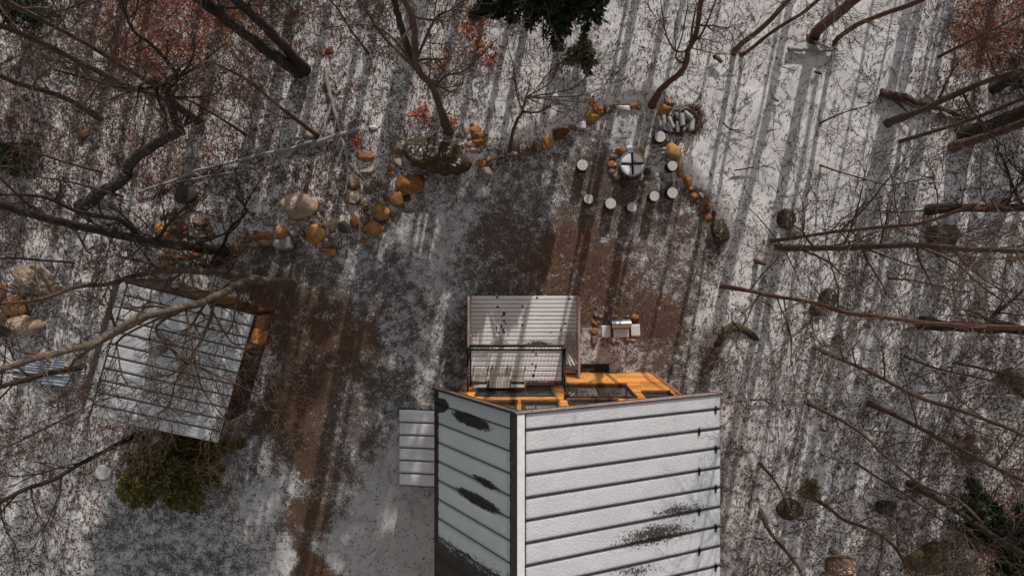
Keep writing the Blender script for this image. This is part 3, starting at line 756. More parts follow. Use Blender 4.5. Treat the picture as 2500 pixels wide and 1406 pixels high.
mb = MB(); mb.hexa([(-hx - .75, -hy, zr - 1.1), (-hx - .002, -hy, zr - .12), (-hx - .002, hy, zr - .12), (-hx - .75, hy, zr - 1.1), (-hx - .75, -hy, zr - 1.0), (-hx - .002, -hy, zr), (-hx - .002, hy, zr), (-hx - .75, hy, zr - 1.0)])
mb.build('roof', M['metal_dark'], cabin)
nP = 11; pp = CL / nP
def cab_bare(u, v): return 0.12
for k in range(nP):
    a0 = hy - pp * k - .009; a1 = hy - pp * (k + 1) + .009
    zz = lambda x: zr + (ze - zr) * (x + hx) / (2 * hx)
    x0, x1 = -hx + .17, hx - .01
    slope_strip('roof_panel', (x0, a1, zz(x0) + .002), (x1, a1, zz(x1) + .002), (x1, a0, zz(x1) + .002), (x0, a0, zz(x0) + .002), 40, 7, 0.016, M['snow_pale'], cr, cab_bare, 0.006, 900 + k)
    if k:
        mb = MB(); mb.bar((-hx + .1, a0 + .009, zz(-hx + .1) + .013), (hx, a0 + .009, ze + .013), .012, .024); mb.build('seam', M['metal_dark'], cr)
mb = MB(); mb.hexa([(-hx, -hy, zr + .004), (-hx + .14, -hy, zr - .02), (-hx + .14, hy, zr - .02), (-hx, hy, zr + .004), (-hx, -hy, zr + .05), (-hx + .14, -hy, zr + .022), (-hx + .14, hy, zr + .022), (-hx, hy, zr + .05)])
mb.build('ridge_cap', M['snow_pale'], cabin)
mb = MB(); mb.bar((-hx, hy + .02, zr - .07), (hx, hy + .02, ze - .07), .035, .19); mb.build('rake_board', M['metal_dark'], cabin)
wx0, wx1, wy0, wy1 = -hx - .5, hx - .29, -hy + .3, hy - .09
RD = 1.2; rx = hx - 1.15   # recessed corner porch
def prism(prof, ya, yb2):
    mb = MB(); fr = [(x, ya, z) for x, z in prof]; bk = [(x, yb2, z) for x, z in prof]
    mb.poly(fr[::-1]); mb.poly(bk); n = len(prof)
    for i in range(n): j = (i + 1) % n; mb.poly([fr[i], fr[j], bk[j], bk[i]])
    return mb
ztop = lambda x: zr - .15 - (x + hx) * (zr - ze) / (2 * hx)
cw = prism([(wx0, -.1), (wx1, -.1), (wx1, ztop(wx1)), (-hx, zr - .15), (wx0, 2.6)], wy1 - RD, wy0).build('wall', M['siding_black'], cabin)
cw2 = prism([(wx0, -.1), (rx, -.1), (rx, ztop(rx)), (-hx, zr - .15), (wx0, 2.6)], wy1, wy1 - RD + .002).build('wall', M['siding_dark'], cabin)
x = wx0 + .01
while x < rx - .1:
    top = min(2.6 + (x - wx0) * 1.2, ztop(max(x + .135, -hx)))
    mb = MB(); mb.box(x, x + .135, wy1 + .003, wy1 + .022 + random.uniform(0, .006), 0.02, top); mb.build('siding_board', M['siding_dark'] if x > rx - 1.3 else M['siding_black'], cw2); x += .142
y = wy1 - .01
while y > wy1 - RD + .13:
    mb = MB(); mb.box(rx + .003, rx + .024, y - .135, y, .31, ztop(rx + .03)); mb.build('siding_board', M['siding_dark'], cw2); y -= .142
x = rx + .03
while x < wx1 - .13:
    mb = MB(); mb.box(x, x + .135, wy1 - RD + .003, wy1 - RD + .024, .31, ztop(x + .135)); mb.build('siding_board', M['siding_dark'], cw); x += .142
y = wy1 - RD - .01
while y > wy0 + .14:
    mb = MB(); mb.box(wx1 + .003, wx1 + .022 + random.uniform(0, .006), y - .135, y, .02, ztop(wx1 + .02)); mb.build('siding_board', M['siding_black'], cw); y -= .142
x = rx + .03
while x < wx1 - .1:
    mb = MB(); mb.box(x, x + .13, wy1 - RD + .03, wy1, .26, .30); mb.build('porch_plank', M['siding'] if False else M['siding_dark'], cabin); x += .138
mb = MB(); mb.box(wx1 - .03, wx1, wy1 - RD + .03, wy1, -.05, .258); mb.build('porch_skirt', M['siding_dark'], cabin)
mb = MB(); mb.box(rx + .01, wx1 - .03, wy1 - .03, wy1, -.05, .258); mb.build('porch_skirt', M['siding_dark'], cabin)
mb = MB(); mb.box(wx1 - .10, wx1, wy1 - .10, wy1, .302, ztop(wx1) - .002); mb.build('porch_post', M['metal_dark'], cabin)
mb = MB(); mb.box(wx1 - .05, wx1 - .02, wy1 - .62, wy1 - .12, .42, .66); mb.build('porch_rail_board', M['trim'], cabin)
# chimney cap and second vent
def vent(xl, yl, r, name='stove_pipe'):
    z0 = zr + (ze - zr) * (xl + hx) / (2 * hx)
    mb = MB(); mb.cyl((xl, yl, z0), (xl, yl, z0 + .45), r * .6, r * .6, 14); pobj = mb.build(name, M['metal_grey'], cabin, smooth=False)
    mb = MB(); mb.cyl((xl, yl, z0 + .47), (xl, yl, z0 + .53), r * 1.1, r, 14); mb.cyl((xl, yl, z0 + .53), (xl, yl, z0 + .60), r, r * .2, 14); mb.build('cap', M['metal_grey'], pobj)
def cl(u, v, z):
    p = Vector(W(u, v, z)) - cO; return (p.dot(ex), p.dot(ey))
vx, vy = cl(388, 858, 3.4); vent(vx, vy, .15)
vx, vy = cl(432, 693, 3.5); vent(vx, vy + .0, .10, 'vent_pipe')
pl = Vector(W(632, 822, .5))
pb = thing('plywood_box', 'bright orange plywood box on the side porch of the cabin', 'box', (pl.x, pl.y, .302), cang)
mb = MB(); mb.box(-.19, .19, -.20, .20, 0, .26); mb.build('body', M['ply'], pb, bevel=.006)
mb = MB(); mb.box(-.21, .21, -.22, .22, .261, .282); mb.build('lid', M['ply'], pb)
mb = MB(); mb.box(-.12, .12,   .202, .225, .14, .19); mb.build('handle', M['trim'], pb)

# ------------------------------------------------------------------ stones
def rock_mesh(seed, flat=0.6, block=0.0, sub=2, rough=.18):
    import bmesh
    bm = bmesh.new(); bmesh.ops.create_icosphere(bm, subdivisions=sub, radius=1.0)
    o = Vector((seed * 3.7, seed * 1.3, seed * 7.1))
    r_ = random.Random(seed)
    planes = []
    for i in range(10):
        n = Vector((r_.uniform(-1, 1), r_.uniform(-1, 1), r_.uniform(-.3, 1))).normalized(); planes.append((n, r_.uniform(.55, .88)))
    for v in bm.verts:
        p = v.co.normalized()
        if block:
            m_ = max(abs(p.x), abs(p.y)); q = p / max(m_, abs(p.z)); p = p.lerp(q * .85, block)
        p = p * (1 + rough * 1.3 * mnoise.noise(p * 1.1 + o) + rough * .5 * mnoise.noise(p * 3.1 + o))
        for n, d in planes:
            k = p.dot(n) - d
            if k > 0: p = p - n * k * .92
        v.co = Vector((p.x, p.y, p.z))
    xs_ = [v.co.x for v in bm.verts]; ys_ = [v.co.y for v in bm.verts]; zs_ = [v.co.z for v in bm.verts]
    for v in bm.verts:
        v.co.x = (v.co.x - (max(xs_) + min(xs_)) / 2) / (max(xs_) - min(xs_))
        v.co.y = (v.co.y - (max(ys_) + min(ys_)) / 2) / (max(ys_) - min(ys_))
        v.co.z = v.co.z / (max(zs_) - min(zs_))
    me = bpy.data.meshes.new('stone'); bm.to_mesh(me); bm.free()
    me.polygons.foreach_set('use_smooth', [True] * len(me.polygons)); return me
ROCKS = [rock_mesh(i + 1, block=(0.0 if i % 3 else .6), rough=.26, sub=3) for i in range(12)]
_cache = {}
def rock_in(mat, i):
    k = (mat, i)
    if k not in _cache:
        me = ROCKS[i].copy(); me.name = 'stone'; me.materials.clear(); me.materials.append(M[mat]); _cache[k] = me
    return _cache[k]
TONE = dict(o='st_orange', y='st_yellow', t='st_tan', b='st_brown', r='st_red', d='st_dark', g='st_grey', w='st_white', m='st_moss', n='st_mossy')
rs = random.Random(5)
def stone(u, v, w, h, tone, parent=None, name='stone', hz=None, rot=None, sink=.33, variant=None):
    """w, h in photo pixels"""
    p = G(u, v); k = H / FPX
    sx, sy = w * k * 1.12, h * k * 1.12
    sz = hz if hz else min(.75, 0.62 * math.sqrt(sx * sy))
    i = rs.randrange(12) if variant is None else variant
    o = bpy.data.objects.new(name, rock_in(TONE[tone], i)); COL.objects.link(o)
    a = rs.uniform(-.35, .35) if rot is None else rot
    if abs(sx - sy) < .15 * sx and rot is None: a = rs.uniform(0, 6.28)
    o.rotation_euler = (rs.uniform(-.12, .12), rs.uniform(-.12, .12), a); o.scale = (sx, sy, sz)
    o.location = Vector((p[0], p[1], p[2] + sz * (.5 - sink)))
    if parent is not None:
        o.location = o.location - Vector(parent.location); o.parent = parent
    return o
def stones(name, label, cat, pts, scale, off, **kw):
    us = [off[0] + p[0] / scale for p in pts]; vs = [off[1] + p[1] / scale for p in pts]
    c = G(sum(us) / len(us), sum(vs) / len(vs))
    t = thing(name, label, cat, c)
    for (x, y, w, h, tn) in pts: stone(off[0] + x / scale, off[1] + y / scale, w / scale, h / scale, tn, t, **kw)
    return t
S6 = (3.907, (800, 280)); S7 = (4.686, (350, 440)); S5 = (3.348, (1350, 200)); S4 = (4.63, (1180, 280)); S8 = (4.687, (1350, 720))
stones('stone_scatter', 'loose orange and brown stones scattered left of the long mossy boulder', 'stones',
       [(595, 512, 60, 45, 'o'), (600, 560, 60, 50, 'o'), (370, 545, 130, 50, 't'), (540, 690, 80, 60, 'o'), (550, 790, 60, 50, 'r'),
        (760, 800, 60, 60, 'd'), (330, 840, 60, 60, 'o'), (360, 985, 85, 105, 'b'), (575, 1020, 70, 60, 'b'), (630, 960, 50, 40, 'b'), (335, 1200, 90, 50, 'o'), (930, 590, 85, 70, 'b'), (25, 750, 50, 50, 'o'),
        (110, 600, 70, 80, 'b'), (360, 900, 50, 60, 'd')], *S6)
stones('stone_pile', 'small pile of orange stones beside the right end of the long boulder', 'stone pile',
       [(1315, 150, 65, 75, 't'), (1405, 148, 95, 80, 'o'), (1380, 100, 50, 40, 'o'), (1250, 205, 50, 50, 'b'), (1290, 205, 50, 50, 'b'), (1350, 222, 45, 40, 't'), (1440, 205, 130, 75, 'o'), (1455, 260, 120, 60, 'o'),
        (1340, 290, 70, 40, 'o'), (1335, 340, 50, 40, 't'), (1390, 345, 60, 50, 'g'), (1450, 350, 50, 40, 'b'), (1500, 290, 60, 50, 'o'), (1540, 330, 40, 40, 'b'), (1290, 300, 35, 30, 'b'), (1395, 300, 35, 30, 't')], *S6)
stones('stone_border', 'row of brown stones edging the yard from boulder to sapling', 'stone border',
       [(1465, 465, 110, 60, 'o'), (1555, 420, 90, 80, 'b'), (1600, 495, 75, 65, 'b'), (1500, 535, 120, 100, 'g'), (1655, 445, 70, 80, 'b'), (1715, 415, 60, 60, 'b'), (1530, 470, 50, 40, 'b')], *S6)
stones('stone_border', 'curved row of squared orange and brown stones along top of yard', 'stone border',
       [(345, 445, 85, 60, 't'), (475, 390, 150, 155, 'b'), (610, 355, 115, 140, 'b'), (735, 310, 130, 150, 'y'), (890, 215, 185, 120, 'r'), (990, 140, 60, 60, 'o'), (1100, 120, 120, 90, 'w'), (1195, 85, 55, 60, 'o'), (1235, 30, 130, 100, 'y'),
        (1285, -70, 110, 90, 'o'), (1320, -15, 70, 80, 'o'), (1410, -55, 110, 90, 'b'), (1480, -90, 50, 60, 'o'), (1575, -75, 160, 60, 'w'), (1590, -105, 120, 45, 'o'), (1700, -100, 110, 60, 'o'), (1755, -75, 60, 60, 'o'), (1030, 155, 45, 45, 'b')], *S4)
stones('stone_border', 'line of orange stones running down the right side of the yard', 'stone border',
       [(1040, 720, 55, 115, 'o'), (1100, 820, 70, 90, 'o'), (1122, 865, 60, 60, 'b'), (1155, 930, 60, 60, 'o'), (1210, 930, 45, 60, 't'), (1255, 975, 50, 60, 'o'), (1195, 975, 40, 40, 'o'), (1250, 1045, 90, 60, 'r'), (1285, 1115, 100, 60, 'o'),
        (1315, 1075, 40, 40, 'r'), (1080, 780, 40, 40, 'y')], *S5)
stones('stone_border', 'cluster of rounded tan and orange stones along the left edge of the yard', 'stone border',
       [(2020, 255, 50, 60, 'o'), (1845, 400, 70, 45, 'b'), (1910, 460, 80, 60, 'b'), (1940, 370, 60, 60, 'b'), (1705, 475, 110, 80, 't'), (1820, 500, 100, 95, 't'), (1880, 500, 70, 70, 't'), (1720, 590, 100, 90, 'g'),
        (1820, 600, 75, 90, 'b'), (1585, 600, 135, 120, 'y'), (1400, 635, 170, 80, 'o'), (1405, 705, 155, 80, 't'), (1260, 730, 130, 100, 't'), (1180, 690, 100, 50, 'o'), (1250, 675, 80, 40, 'o'), (2100, 695, 125, 110, 't'), (1845, 665, 45, 60, 'o'), (1790, 700, 50, 40, 'o'),
        (2130, 815, 180, 80, 'y'), (1990, 935, 100, 60, 't'), (2170, 500, 130, 150, 't'), (1470, 500, 160, 60, 'g'), (1500, 240, 65, 70, 'b'), (1120, 640, 100, 50, 'g'), (1140, 835, 50, 50, 'y'), (1045, 855, 80, 60, 'b'),
        (905, 925, 90, 70, 'r'), (960, 860, 90, 110, 'b'), (1030, 780, 60, 50, 'o'), (1075, 780, 60, 60, 'o'), (1100, 740, 60, 50, 'o'), (1150, 750, 60, 60, 't'), (1280, 600, 50, 50, 'r'), (1190, 640, 50, 40, 'b'), (2290, 540, 110, 120, 'd'), (2150, 590, 50, 50, 'o'), (1760, 640, 60, 50, 'b'), (2070, 510, 50, 40, 'o')], *S7)
stones('stone_pile', 'heap of flat brown stones above the dark trunk on the left', 'stone pile',
       [(330, 370, 110, 90, 'b'), (205, 500, 80, 45, 't'), (365, 435, 160, 50, 'o'), (460, 370, 120, 110, 'g'), (660, 480, 180, 100, 'b'), (755, 565, 90, 60, 'o'), (430, 560, 150, 70, 'r'), (400, 630, 130, 60, 'd'),
        (325, 500, 65, 45, 't'), (330, 590, 70, 60, 'r'), (550, 650, 110, 60, 'd'), (700, 640, 150, 60, 'b'), (390, 680, 80, 35, 't'), (490, 690, 50, 30, 't'), (430, 480, 120, 50, 'b'), (560, 520, 90, 60, 'b'), (230, 420, 80, 60, 'd'), (470, 610, 90, 50, 'r'), (600, 590, 90, 50, 'b'), (640, 700, 90, 50, 'd')], *S7)
stones('stone_pile', 'row of red and tan stones between dark trunk and lichen covered trunk', 'stone pile',
       [(340, 865, 130, 75, 'y'), (440, 880, 90, 60, 'r'), (560, 870, 170, 80, 'r'), (265, 960, 90, 90, 'o'), (200, 890, 75, 60, 'r'), (600, 940, 100, 100, 'g'), (685, 950, 80, 100, 'd'), (800, 970, 90, 80, 'd'), (650, 860, 75, 60, 'b'), (740, 1000, 70, 60, 'b'),
        (590, 995, 70, 45, 't'), (350, 940, 80, 60, 'b'), (430, 950, 90, 60, 'd'), (510, 960, 70, 60, 'b'), (850, 950, 60, 70, 'd')], *S7)
stones('stone_ring', 'stones laid around the open barbecue grill', 'stone ring',
       [(490, 225, 60, 70, 'b'), (545, 250, 45, 50, 't'), (475, 325, 65, 55, 'o'), (475, 410, 85, 70, 'y'), (475, 520, 80, 120, 'b'), (935, 255, 85, 70, 'o'), (910, 465, 75, 50, 'o'), (910, 518, 70, 42, 't'), (835, 515, 80, 45, 'o'),
        (740, 530, 65, 50, 'b'), (640, 520, 60, 50, 'b'), (590, 525, 50, 50, 't'), (690, 545, 50, 40, 'o'), (705, 240, 60, 40, 'g'), (850, 245, 50, 40, 'b')], *S8)
def boulder(u, v, w, h, tone, label, hz=None, rot=0.0, variant=None, name='boulder', sink=.3, cat='boulder'):
    o = stone(u, v, w, h, tone, None, name, hz, rot, sink, variant); return tag(o, label, cat)
B = boulder
B(971, 363, 34, 28, 'b', 'dark orange pointed stone against the left end of the long boulder', variant=4, cat='stone', name='stone')
B(893, 384, 38, 22, 'o', 'flat orange block left of the long boulder, furthest up the yard', variant=3, cat='stone', name='stone')
B(972, 398, 25, 23, 't', 'pale pinkish tan stone just left of the long boulder', variant=1, cat='stone', name='stone')
B(861, 444, 30, 44, 'b', 'tall dark brown stone at the tip of the fallen grey branch', variant=5, cat='stone', name='stone')
B(906, 457, 33, 31, 'b', 'grey brown round stone in the middle of the scattered stones', variant=2, cat='stone', name='stone')
B(1001, 452, 60, 40, 'o', 'large flat orange boulder below the long mossy boulder', variant=6)
B(967, 486, 32, 33, 'o', 'rounded orange stone below left of the flat orange boulder', variant=7, cat='stone', name='stone')
B(860, 483, 43, 34, 'b', 'brown stone half in shade below the tall dark stone', variant=8, cat='stone', name='stone')
B(929, 518, 43, 38, 'y', 'rough yellow boulder beside the yard corner', variant=9)
B(910, 557, 52, 38, 'o', 'smooth rounded orange boulder at the yard corner', variant=10)
B(867, 540, 22, 33, 'r', 'dark red upright stone near the rough yellow boulder', variant=11, cat='stone', name='stone')
B(840, 554, 28, 30, 'd', 'blackish stone left of the smooth orange boulder', variant=1, cat='stone', name='stone')
B(814, 545, 32, 27, 't', 'pale cracked tan stone next to the blackish stone', variant=2, cat='stone', name='stone')
B(734, 503, 80, 60, 't', 'large pale tan boulder above the left stone border', variant=4)
B(771, 571, 44, 48, 'y', 'tall yellow brown stone in the left border', variant=5, cat='stone', name='stone')
B(692, 593, 48, 34, 'g', 'pale grey smooth stone at the edge of the left border', variant=7, cat='stone', name='stone')
B(400, 568, 36, 40, 'y', 'bright yellow squared boulder at left end of the stone heap', variant=3, rot=-.2)
B(455, 476, 56, 40, 'd', 'black mossy rock standing alone in the leaves left of centre', variant=8)
B(90, 685, 96, 84, 't', 'huge rounded tan and grey boulder at the left edge', variant=1)
B(38, 745, 66, 50, 'o', 'orange boulder below the huge tan boulder at the left edge', variant=7)
B(62, 792, 100, 50, 't', 'wide tan boulder lowest of the group at the left edge', variant=10)
B(4, 712, 30, 40, 'o', 'orange stone cut off by the left edge of the photo', variant=2, cat='stone', name='stone')
B(10, 790, 60, 50, 'd', 'dark boulder in the lower left corner of the boulder group', variant=4)
B(1642, 372, 36, 46, 'y', 'yellow orange boulder beside the short logs near fire pit', variant=10, rot=.3)
B(1623, 268, 34, 26, 'o', 'orange stone above the firewood at foot of leaning tree', variant=6, cat='stone', name='stone')
B(1634, 251, 24, 24, 'b', 'dark brown stone touching the kindling above the firewood', variant=3, cat='stone', name='stone')
B(1758, 566, 46, 60, 'm', 'mossy snow dusted boulder ending the right stone border', variant=4)
B(1917, 535, 44, 46, 'm', 'brown mossy rock, upper of two touching rocks in snow', variant=8)
B(1942, 556, 34, 26, 'w', 'snow capped small rock, lower of two touching rocks in snow', variant=9)
B(1925, 1240, 58, 50, 'm', 'dark mossy boulder on snow right of the house roof', variant=5)
B(2164, 1237, 48, 32, 'm', 'low oval dark rock capped with snow in lower right woods', variant=2)
B(2255, 1356, 88, 74, 'n', 'big yellow green mossy boulder in the lower right corner', variant=7)
B(2298, 580, 76, 56, 'm', 'dark mossy boulder under the long horizontal trunk at right', variant=6)
B(2372, 1092, 56, 62, 'b', 'brown boulder crossed by a slanting trunk in the right woods', variant=11)
B(2340, 1057, 24, 24, 'b', 'small brown stone above left of the brown boulder at right', variant=3, cat='stone', name='stone')
B(2020, 728, 40, 46, 'm', 'ring shaped mossy rock above the crooked long trunk', variant=8)
B(1992, 757, 36, 26, 'm', 'low brown rock just below the ring shaped mossy rock', variant=9)
B(2045, 830, 30, 24, 'm', 'small snowy rock below the crooked long trunk', variant=1)
B(205, 330, 26, 24, 'r', 'rusty red stone among leaves in the upper left woods', variant=2, cat='stone', name='stone')
B(758, 331, 30, 18, 't', 'tan stone at the foot of a slanting thin trunk', variant=5, cat='stone', name='stone')
B(715, 35, 16, 16, 'r', 'small red stone right of the big double trunk', variant=6, cat='stone', name='stone')
B(804, 124, 20, 18, 'r', 'small brown stone at the top of the fallen grey branch', variant=7, cat='stone', name='stone')
B(913, 312, 20, 13, 'w', 'small snow capped stone beside the fallen birch tip', variant=4, cat='stone', name='stone')
B(2012, 1045, 20, 16, 'b', 'little brown rock in the snow below a forked thin trunk', variant=3, cat='stone', name='stone')
B(2352, 925, 14, 14, 'r', 'tiny red brown stone in the right woods near a thin trunk', variant=3, cat='stone', name='stone')
B(2480, 925, 60, 46, 'd', 'dark rock cut by the right edge of the photo', variant=3)
B(2050, 1385, 70, 50, 'b', 'broad brown rock at the bottom edge right of the house', variant=3)

# the long mossy boulder
def long_boulder():
    import bmesh
    bm = bmesh.new(); bmesh.ops.create_icosphere(bm, subdivisions=5, radius=1.0); k = H / FPX
    for v in bm.verts:
        p = v.co.copy(); x = p.x
        f = .58 + .42 * (1 - (x + 1) / 2) ** .6
        y = p.y * f; z = p.z * (.45 + .55 * (1 - (x + 1) / 2) ** .6)
        q = Vector((x * 88 * k, y * 47 * k, z * .62))
        n_ = mnoise.noise(q * 1.3) * .20 + mnoise.noise(q * 4) * .07 + mnoise.noise(q * 14) * .012
        v.co = q + p * n_
    me = bpy.data.meshes.new('long_boulder'); bm.to_mesh(me); bm.free()
    me.polygons.foreach_set('use_smooth', [True] * len(me.polygons)); me.materials.append(M['st_moss'])
    o = bpy.data.objects.new('long_boulder', me); COL.objects.link(o)
    p = G(1074, 385)
    o.rotation_euler = (0, .05, math.radians(-13)); o.location = (p[0], p[1], .22)
    tag(o, 'long dark mossy boulder with a snow dusted left end at the yard edge', 'boulder')
long_boulder()
# mossy curved ledge
led = []
arc = [(1722, 902), (1740, 868), (1756, 835), (1775, 806), (1800, 797), (1828, 812), (1850, 832)]
t = thing('rock_ledge', 'curved mossy rock ledge arching out of the snow right of the grill', 'rock ledge', G(1785, 830))
for i in range(len(arc) - 1):
    for q in (0, .5):
        u, v = lerp(arc[i][0], arc[i + 1][0], q), lerp(arc[i][1], arc[i + 1][1], q)
        a = math.atan2(-(arc[i + 1][1] - arc[i][1]), arc[i + 1][0] - arc[i][0])
        stone(u, v, 30, 17, 'n' if i > 1 else 'b', t, hz=.28, rot=a, sink=.4)

# ------------------------------------------------------------------ fire pit
fc = G(1540.5, 403.5)
fp = thing('fire_pit', 'round snow covered metal fire bowl ringed with stones among log stools', 'fire pit', fc)
for (x, y, w, h, tn) in [(555, 565, 90, 60, 'o'), (645, 545, 85, 45, 'w'), (710, 580, 80, 70, 'o'), (757, 640, 50, 80, 't'), (765, 735, 60, 50, 'd'), (720, 785, 65, 65, 'b'), (655, 820, 90, 60, 'b'), (585, 820, 80, 70, 'd'), (520, 770, 65, 75, 'b'), (480, 730, 50, 50, 't'), (485, 680, 65, 62, 'o'), (500, 615, 70, 45, 'b')]:
    stone(1350 + x / 3.348, 200 + y / 3.348, w / 3.348, h / 3.348, tn, fp)
mb = MB(); n = 40; R_ = .40
prof = [(.36, .02), (R_, .34), (R_ + .012, .35), (R_ - .012, .355), (.34, .30), (.001, .27)]
for j in range(len(prof) - 1):
    for i in range(n):
        a, b_ = 2 * math.pi * i / n, 2 * math.pi * (i + 1) / n
        (r0, z0), (r1, z1) = prof[j], prof[j + 1]
        if j < 4: mb.poly([(r0 * math.cos(a), r0 * math.sin(a), z0), (r0 * math.cos(b_), r0 * math.sin(b_), z0), (r1 * math.cos(b_), r1 * math.sin(b_), z1), (r1 * math.cos(a), r1 * math.sin(a), z1)])
mb.build('bowl', M['metal_grey'], fp)
# four snow wedges in the bowl with a charred cross between
for q in range(4):
    v = []; f = []
    nr, na = 8, 16
    for i in range(nr + 1):
        for j in range(na + 1):
            r = .03 + (.345) * i / nr; gap = .035 / max(r, .06)
            a = q * math.pi / 2 + gap + (math.pi / 2 - 2 * gap) * j / na + .04
            jag = .012 * math.sin(9 * a + q) * (i == nr)
            zz_ = .30 + .03 * (i / nr) + random.uniform(-.006, .006) - (.03 if j in (0, na) else 0) - (.02 if i == nr else 0)
            v.append(((r + jag) * math.cos(a), (r + jag) * math.sin(a), zz_))
    for i in range(nr):
        for j in range(na):
            k = i * (na + 1) + j; f.append((k, k + na + 1, k + na + 2, k + 1))
    me = bpy.data.meshes.new('snow_wedge'); me.from_pydata(v, [], f); me.update(); me.polygons.foreach_set('use_smooth', [True] * len(f))
    link('snow_wedge', me, M['snow'], fp)
mb = MB(); mb.cyl((0, 0, .255), (0, 0, .285), .36, .36, 32); mb.build('ash_bed', M['char'], fp)
mb = MB(); mb.cyl((-.30, .02, .315), (.28, -.03, .33), .022, .016, 7); mb.cyl((0, .16, .36), (-.01, -.2, .325), .02, .014, 7); mb.cyl((-.09, -.09, .33), (.10, .10, .35), .012, .012, 6); mb.build('charred_stick', M['char'], fp)

# stools
def stool(u, v, label, r=.165, h=.44, tone='bark_dark'):
    r *= random.uniform(.93, 1.08); h *= random.uniform(.88, 1.1)
    p0 = G(u, v); p = W(u, v, p0[2] + h)
    t = thing('log_stool', label, 'stool', (p[0], p[1], p0[2]), random.uniform(0, 6), 'log stools round the fire pit')
    n = 22; rr = [r * (1 + random.uniform(-.035, .035)) for _ in range(n)]
    bk = MB(); tp = MB()
    ring = lambda z, k: [(rr[i] * k * math.cos(6.2832 * i / n), rr[i] * k * math.sin(6.2832 * i / n), z) for i in range(n)]
    a, b_ = ring(-.03, 1.06), ring(h - .005, 1.0)
    for i in range(n): j = (i + 1) % n; bk.poly([a[i], a[j], b_[j], b_[i]])
    bk.poly(b_)
    bk.build('bark', M[tone], t, smooth=False)
    c_, d_ = ring(h - .004, .97), ring(h + .012, .95)
    for i in range(n): j = (i + 1) % n; tp.poly([c_[i], c_[j], d_[j], d_[i]])
    tp.poly(d_)
    tp.build('cut_top', M['end'], t)
stool(1422, 403, 'round log stool alone on the left of the fire bowl')
stool(1437, 486, 'round log stool lowest on the left, below the lone one')
stool(1491, 497, 'round log stool second from left in the lower arc')
stool(1543, 506, 'round log stool directly below the fire bowl with a shadow streak')
stool(1598, 479, 'round log stool left of the two at the right of the lower arc')
stool(1642, 471, 'round log stool at the right end of the lower arc')
stool(1642, 405, 'round log stool against the yellow boulder right of the fire bowl')
stool(1612, 334, 'round log stool standing beside the firewood heap', .17)

# firewood
def log(u0, v0, u1, v1, w, label, z=.12, name='firewood_log', mat='bark_grey', group='firewood beside the fire pit', cat='log', snow=True, zz1=None):
    g = G((u0 + u1) / 2, (v0 + v1) / 2)[2]
    r = w * H / FPX / 2; a = Vector(W(u0, v0, g + z)); b_ = Vector(W(u1, v1, g + (z if zz1 is None else zz1)))
    c = (a + b_) / 2
    t = thing(name, label, cat, (c.x, c.y, g), 0, group)
    o = Vector((c.x, c.y, g))
    lines = [([tuple(lerp(a, b_, i / 5) - o + Vector((random.uniform(-1, 1), random.uniform(-1, 1), 0)) * r * .12) for i in range(6)], [r * random.uniform(.92, 1.06) for _ in range(6)], 10)]
    me = tubes_mesh('bark', lines); link('bark', me, M[mat], t)
    d = (b_ - a).normalized()
    for e, sg_ in ((a, -1), (b_, 1)):
        mb = MB(); mb.cyl(e - o - d * .004 * -sg_ * -1, e - o + d * .006 * sg_, r * .95, r * .9, 12); mb.build('cut_end', M['end'], t)
    if snow:
        up = Vector((0, 0, 1)); side = d.cross(up).normalized()
        v = []; f = []
        for i in range(9):
            p = lerp(a, b_, .03 + .94 * i / 8) - o
            for j in range(5):
                th_ = (-.9 + 1.8 * j / 4); rr_ = r * (1.02 + (.14 if 0 < j < 4 else 0) + random.uniform(0, .05))
                v.append(tuple(p + side * (rr_ * math.sin(th_)) + up * (rr_ * math.cos(th_))))
        for i in range(8):
            for j in range(4): k = i * 5 + j; f.append((k, k + 1, k + 6, k + 5))
        me = bpy.data.meshes.new('snow_cap'); me.from_pydata(v, [], f); me.update(); me.polygons.foreach_set('use_smooth', [True] * len(f)); link('snow_cap', me, M['frost'], t)
    return t
def z5(x, y): return (1350 + x / 3.348, 200 + y / 3.348)
def zlog(x0, y0, x1, y1, w, label, **kw): a = z5(x0, y0); b_ = z5(x1, y1); return log(*a, *b_, w / 3.348, label, **kw)
zlog(855, 285, 880, 365, 38, 'firewood log at the left end of the heap, lying nearly upright')
zlog(905, 275, 908, 345, 34, 'firewood log second from left, touching the orange stone')
zlog(945, 290, 985, 375, 34, 'long slanting firewood log in the middle of the heap', z=.24)
zlog(1018, 325, 1022, 408, 34, 'firewood log right of the slanting middle log')
zlog(1050, 258, 1060, 355, 42, 'thickest pale firewood log under the kindling', z=.22)
zlog(930, 345, 965, 410, 30, 'short firewood log tucked below the slanting middle log', z=.09)
zlog(1065, 395, 1105, 350, 30, 'short firewood log in front of the white slab', z=.1)
zlog(1075, 250, 1135, 300, 40, 'split firewood piece leaning on the white slab', z=.2)
zlog(1000, 250, 1030, 300, 30, 'small firewood piece between two pale logs at the top', z=.12)
zlog(925, 425, 940, 485, 28, 'short firewood log right of the stool by the heap')
zlog(862, 548, 938, 548, 26, 'short round log, upper of two beside the yellow boulder')
zlog(862, 582, 938, 580, 22, 'short round log, lower of two beside the yellow boulder')
zlog(802, 522, 920, 512, 16, 'thin pale stick lying above the two short logs', z=.06, name='stick')
zlog(890, 395, 925, 440, 44, 'dark wet firewood chunk behind the stool', z=.1, mat='bark_dark', snow=False)
zlog(1135, 305, 1130, 395, 50, 'broad white snow covered wood slab at the right of the heap', z=.14, name='wood_slab')
zlog(1165, 250, 1190, 320, 20, 'brown bark strip curving round the right of the heap', z=.14, name='bark_strip', mat='bark', snow=False, cat='bark')
kl = []
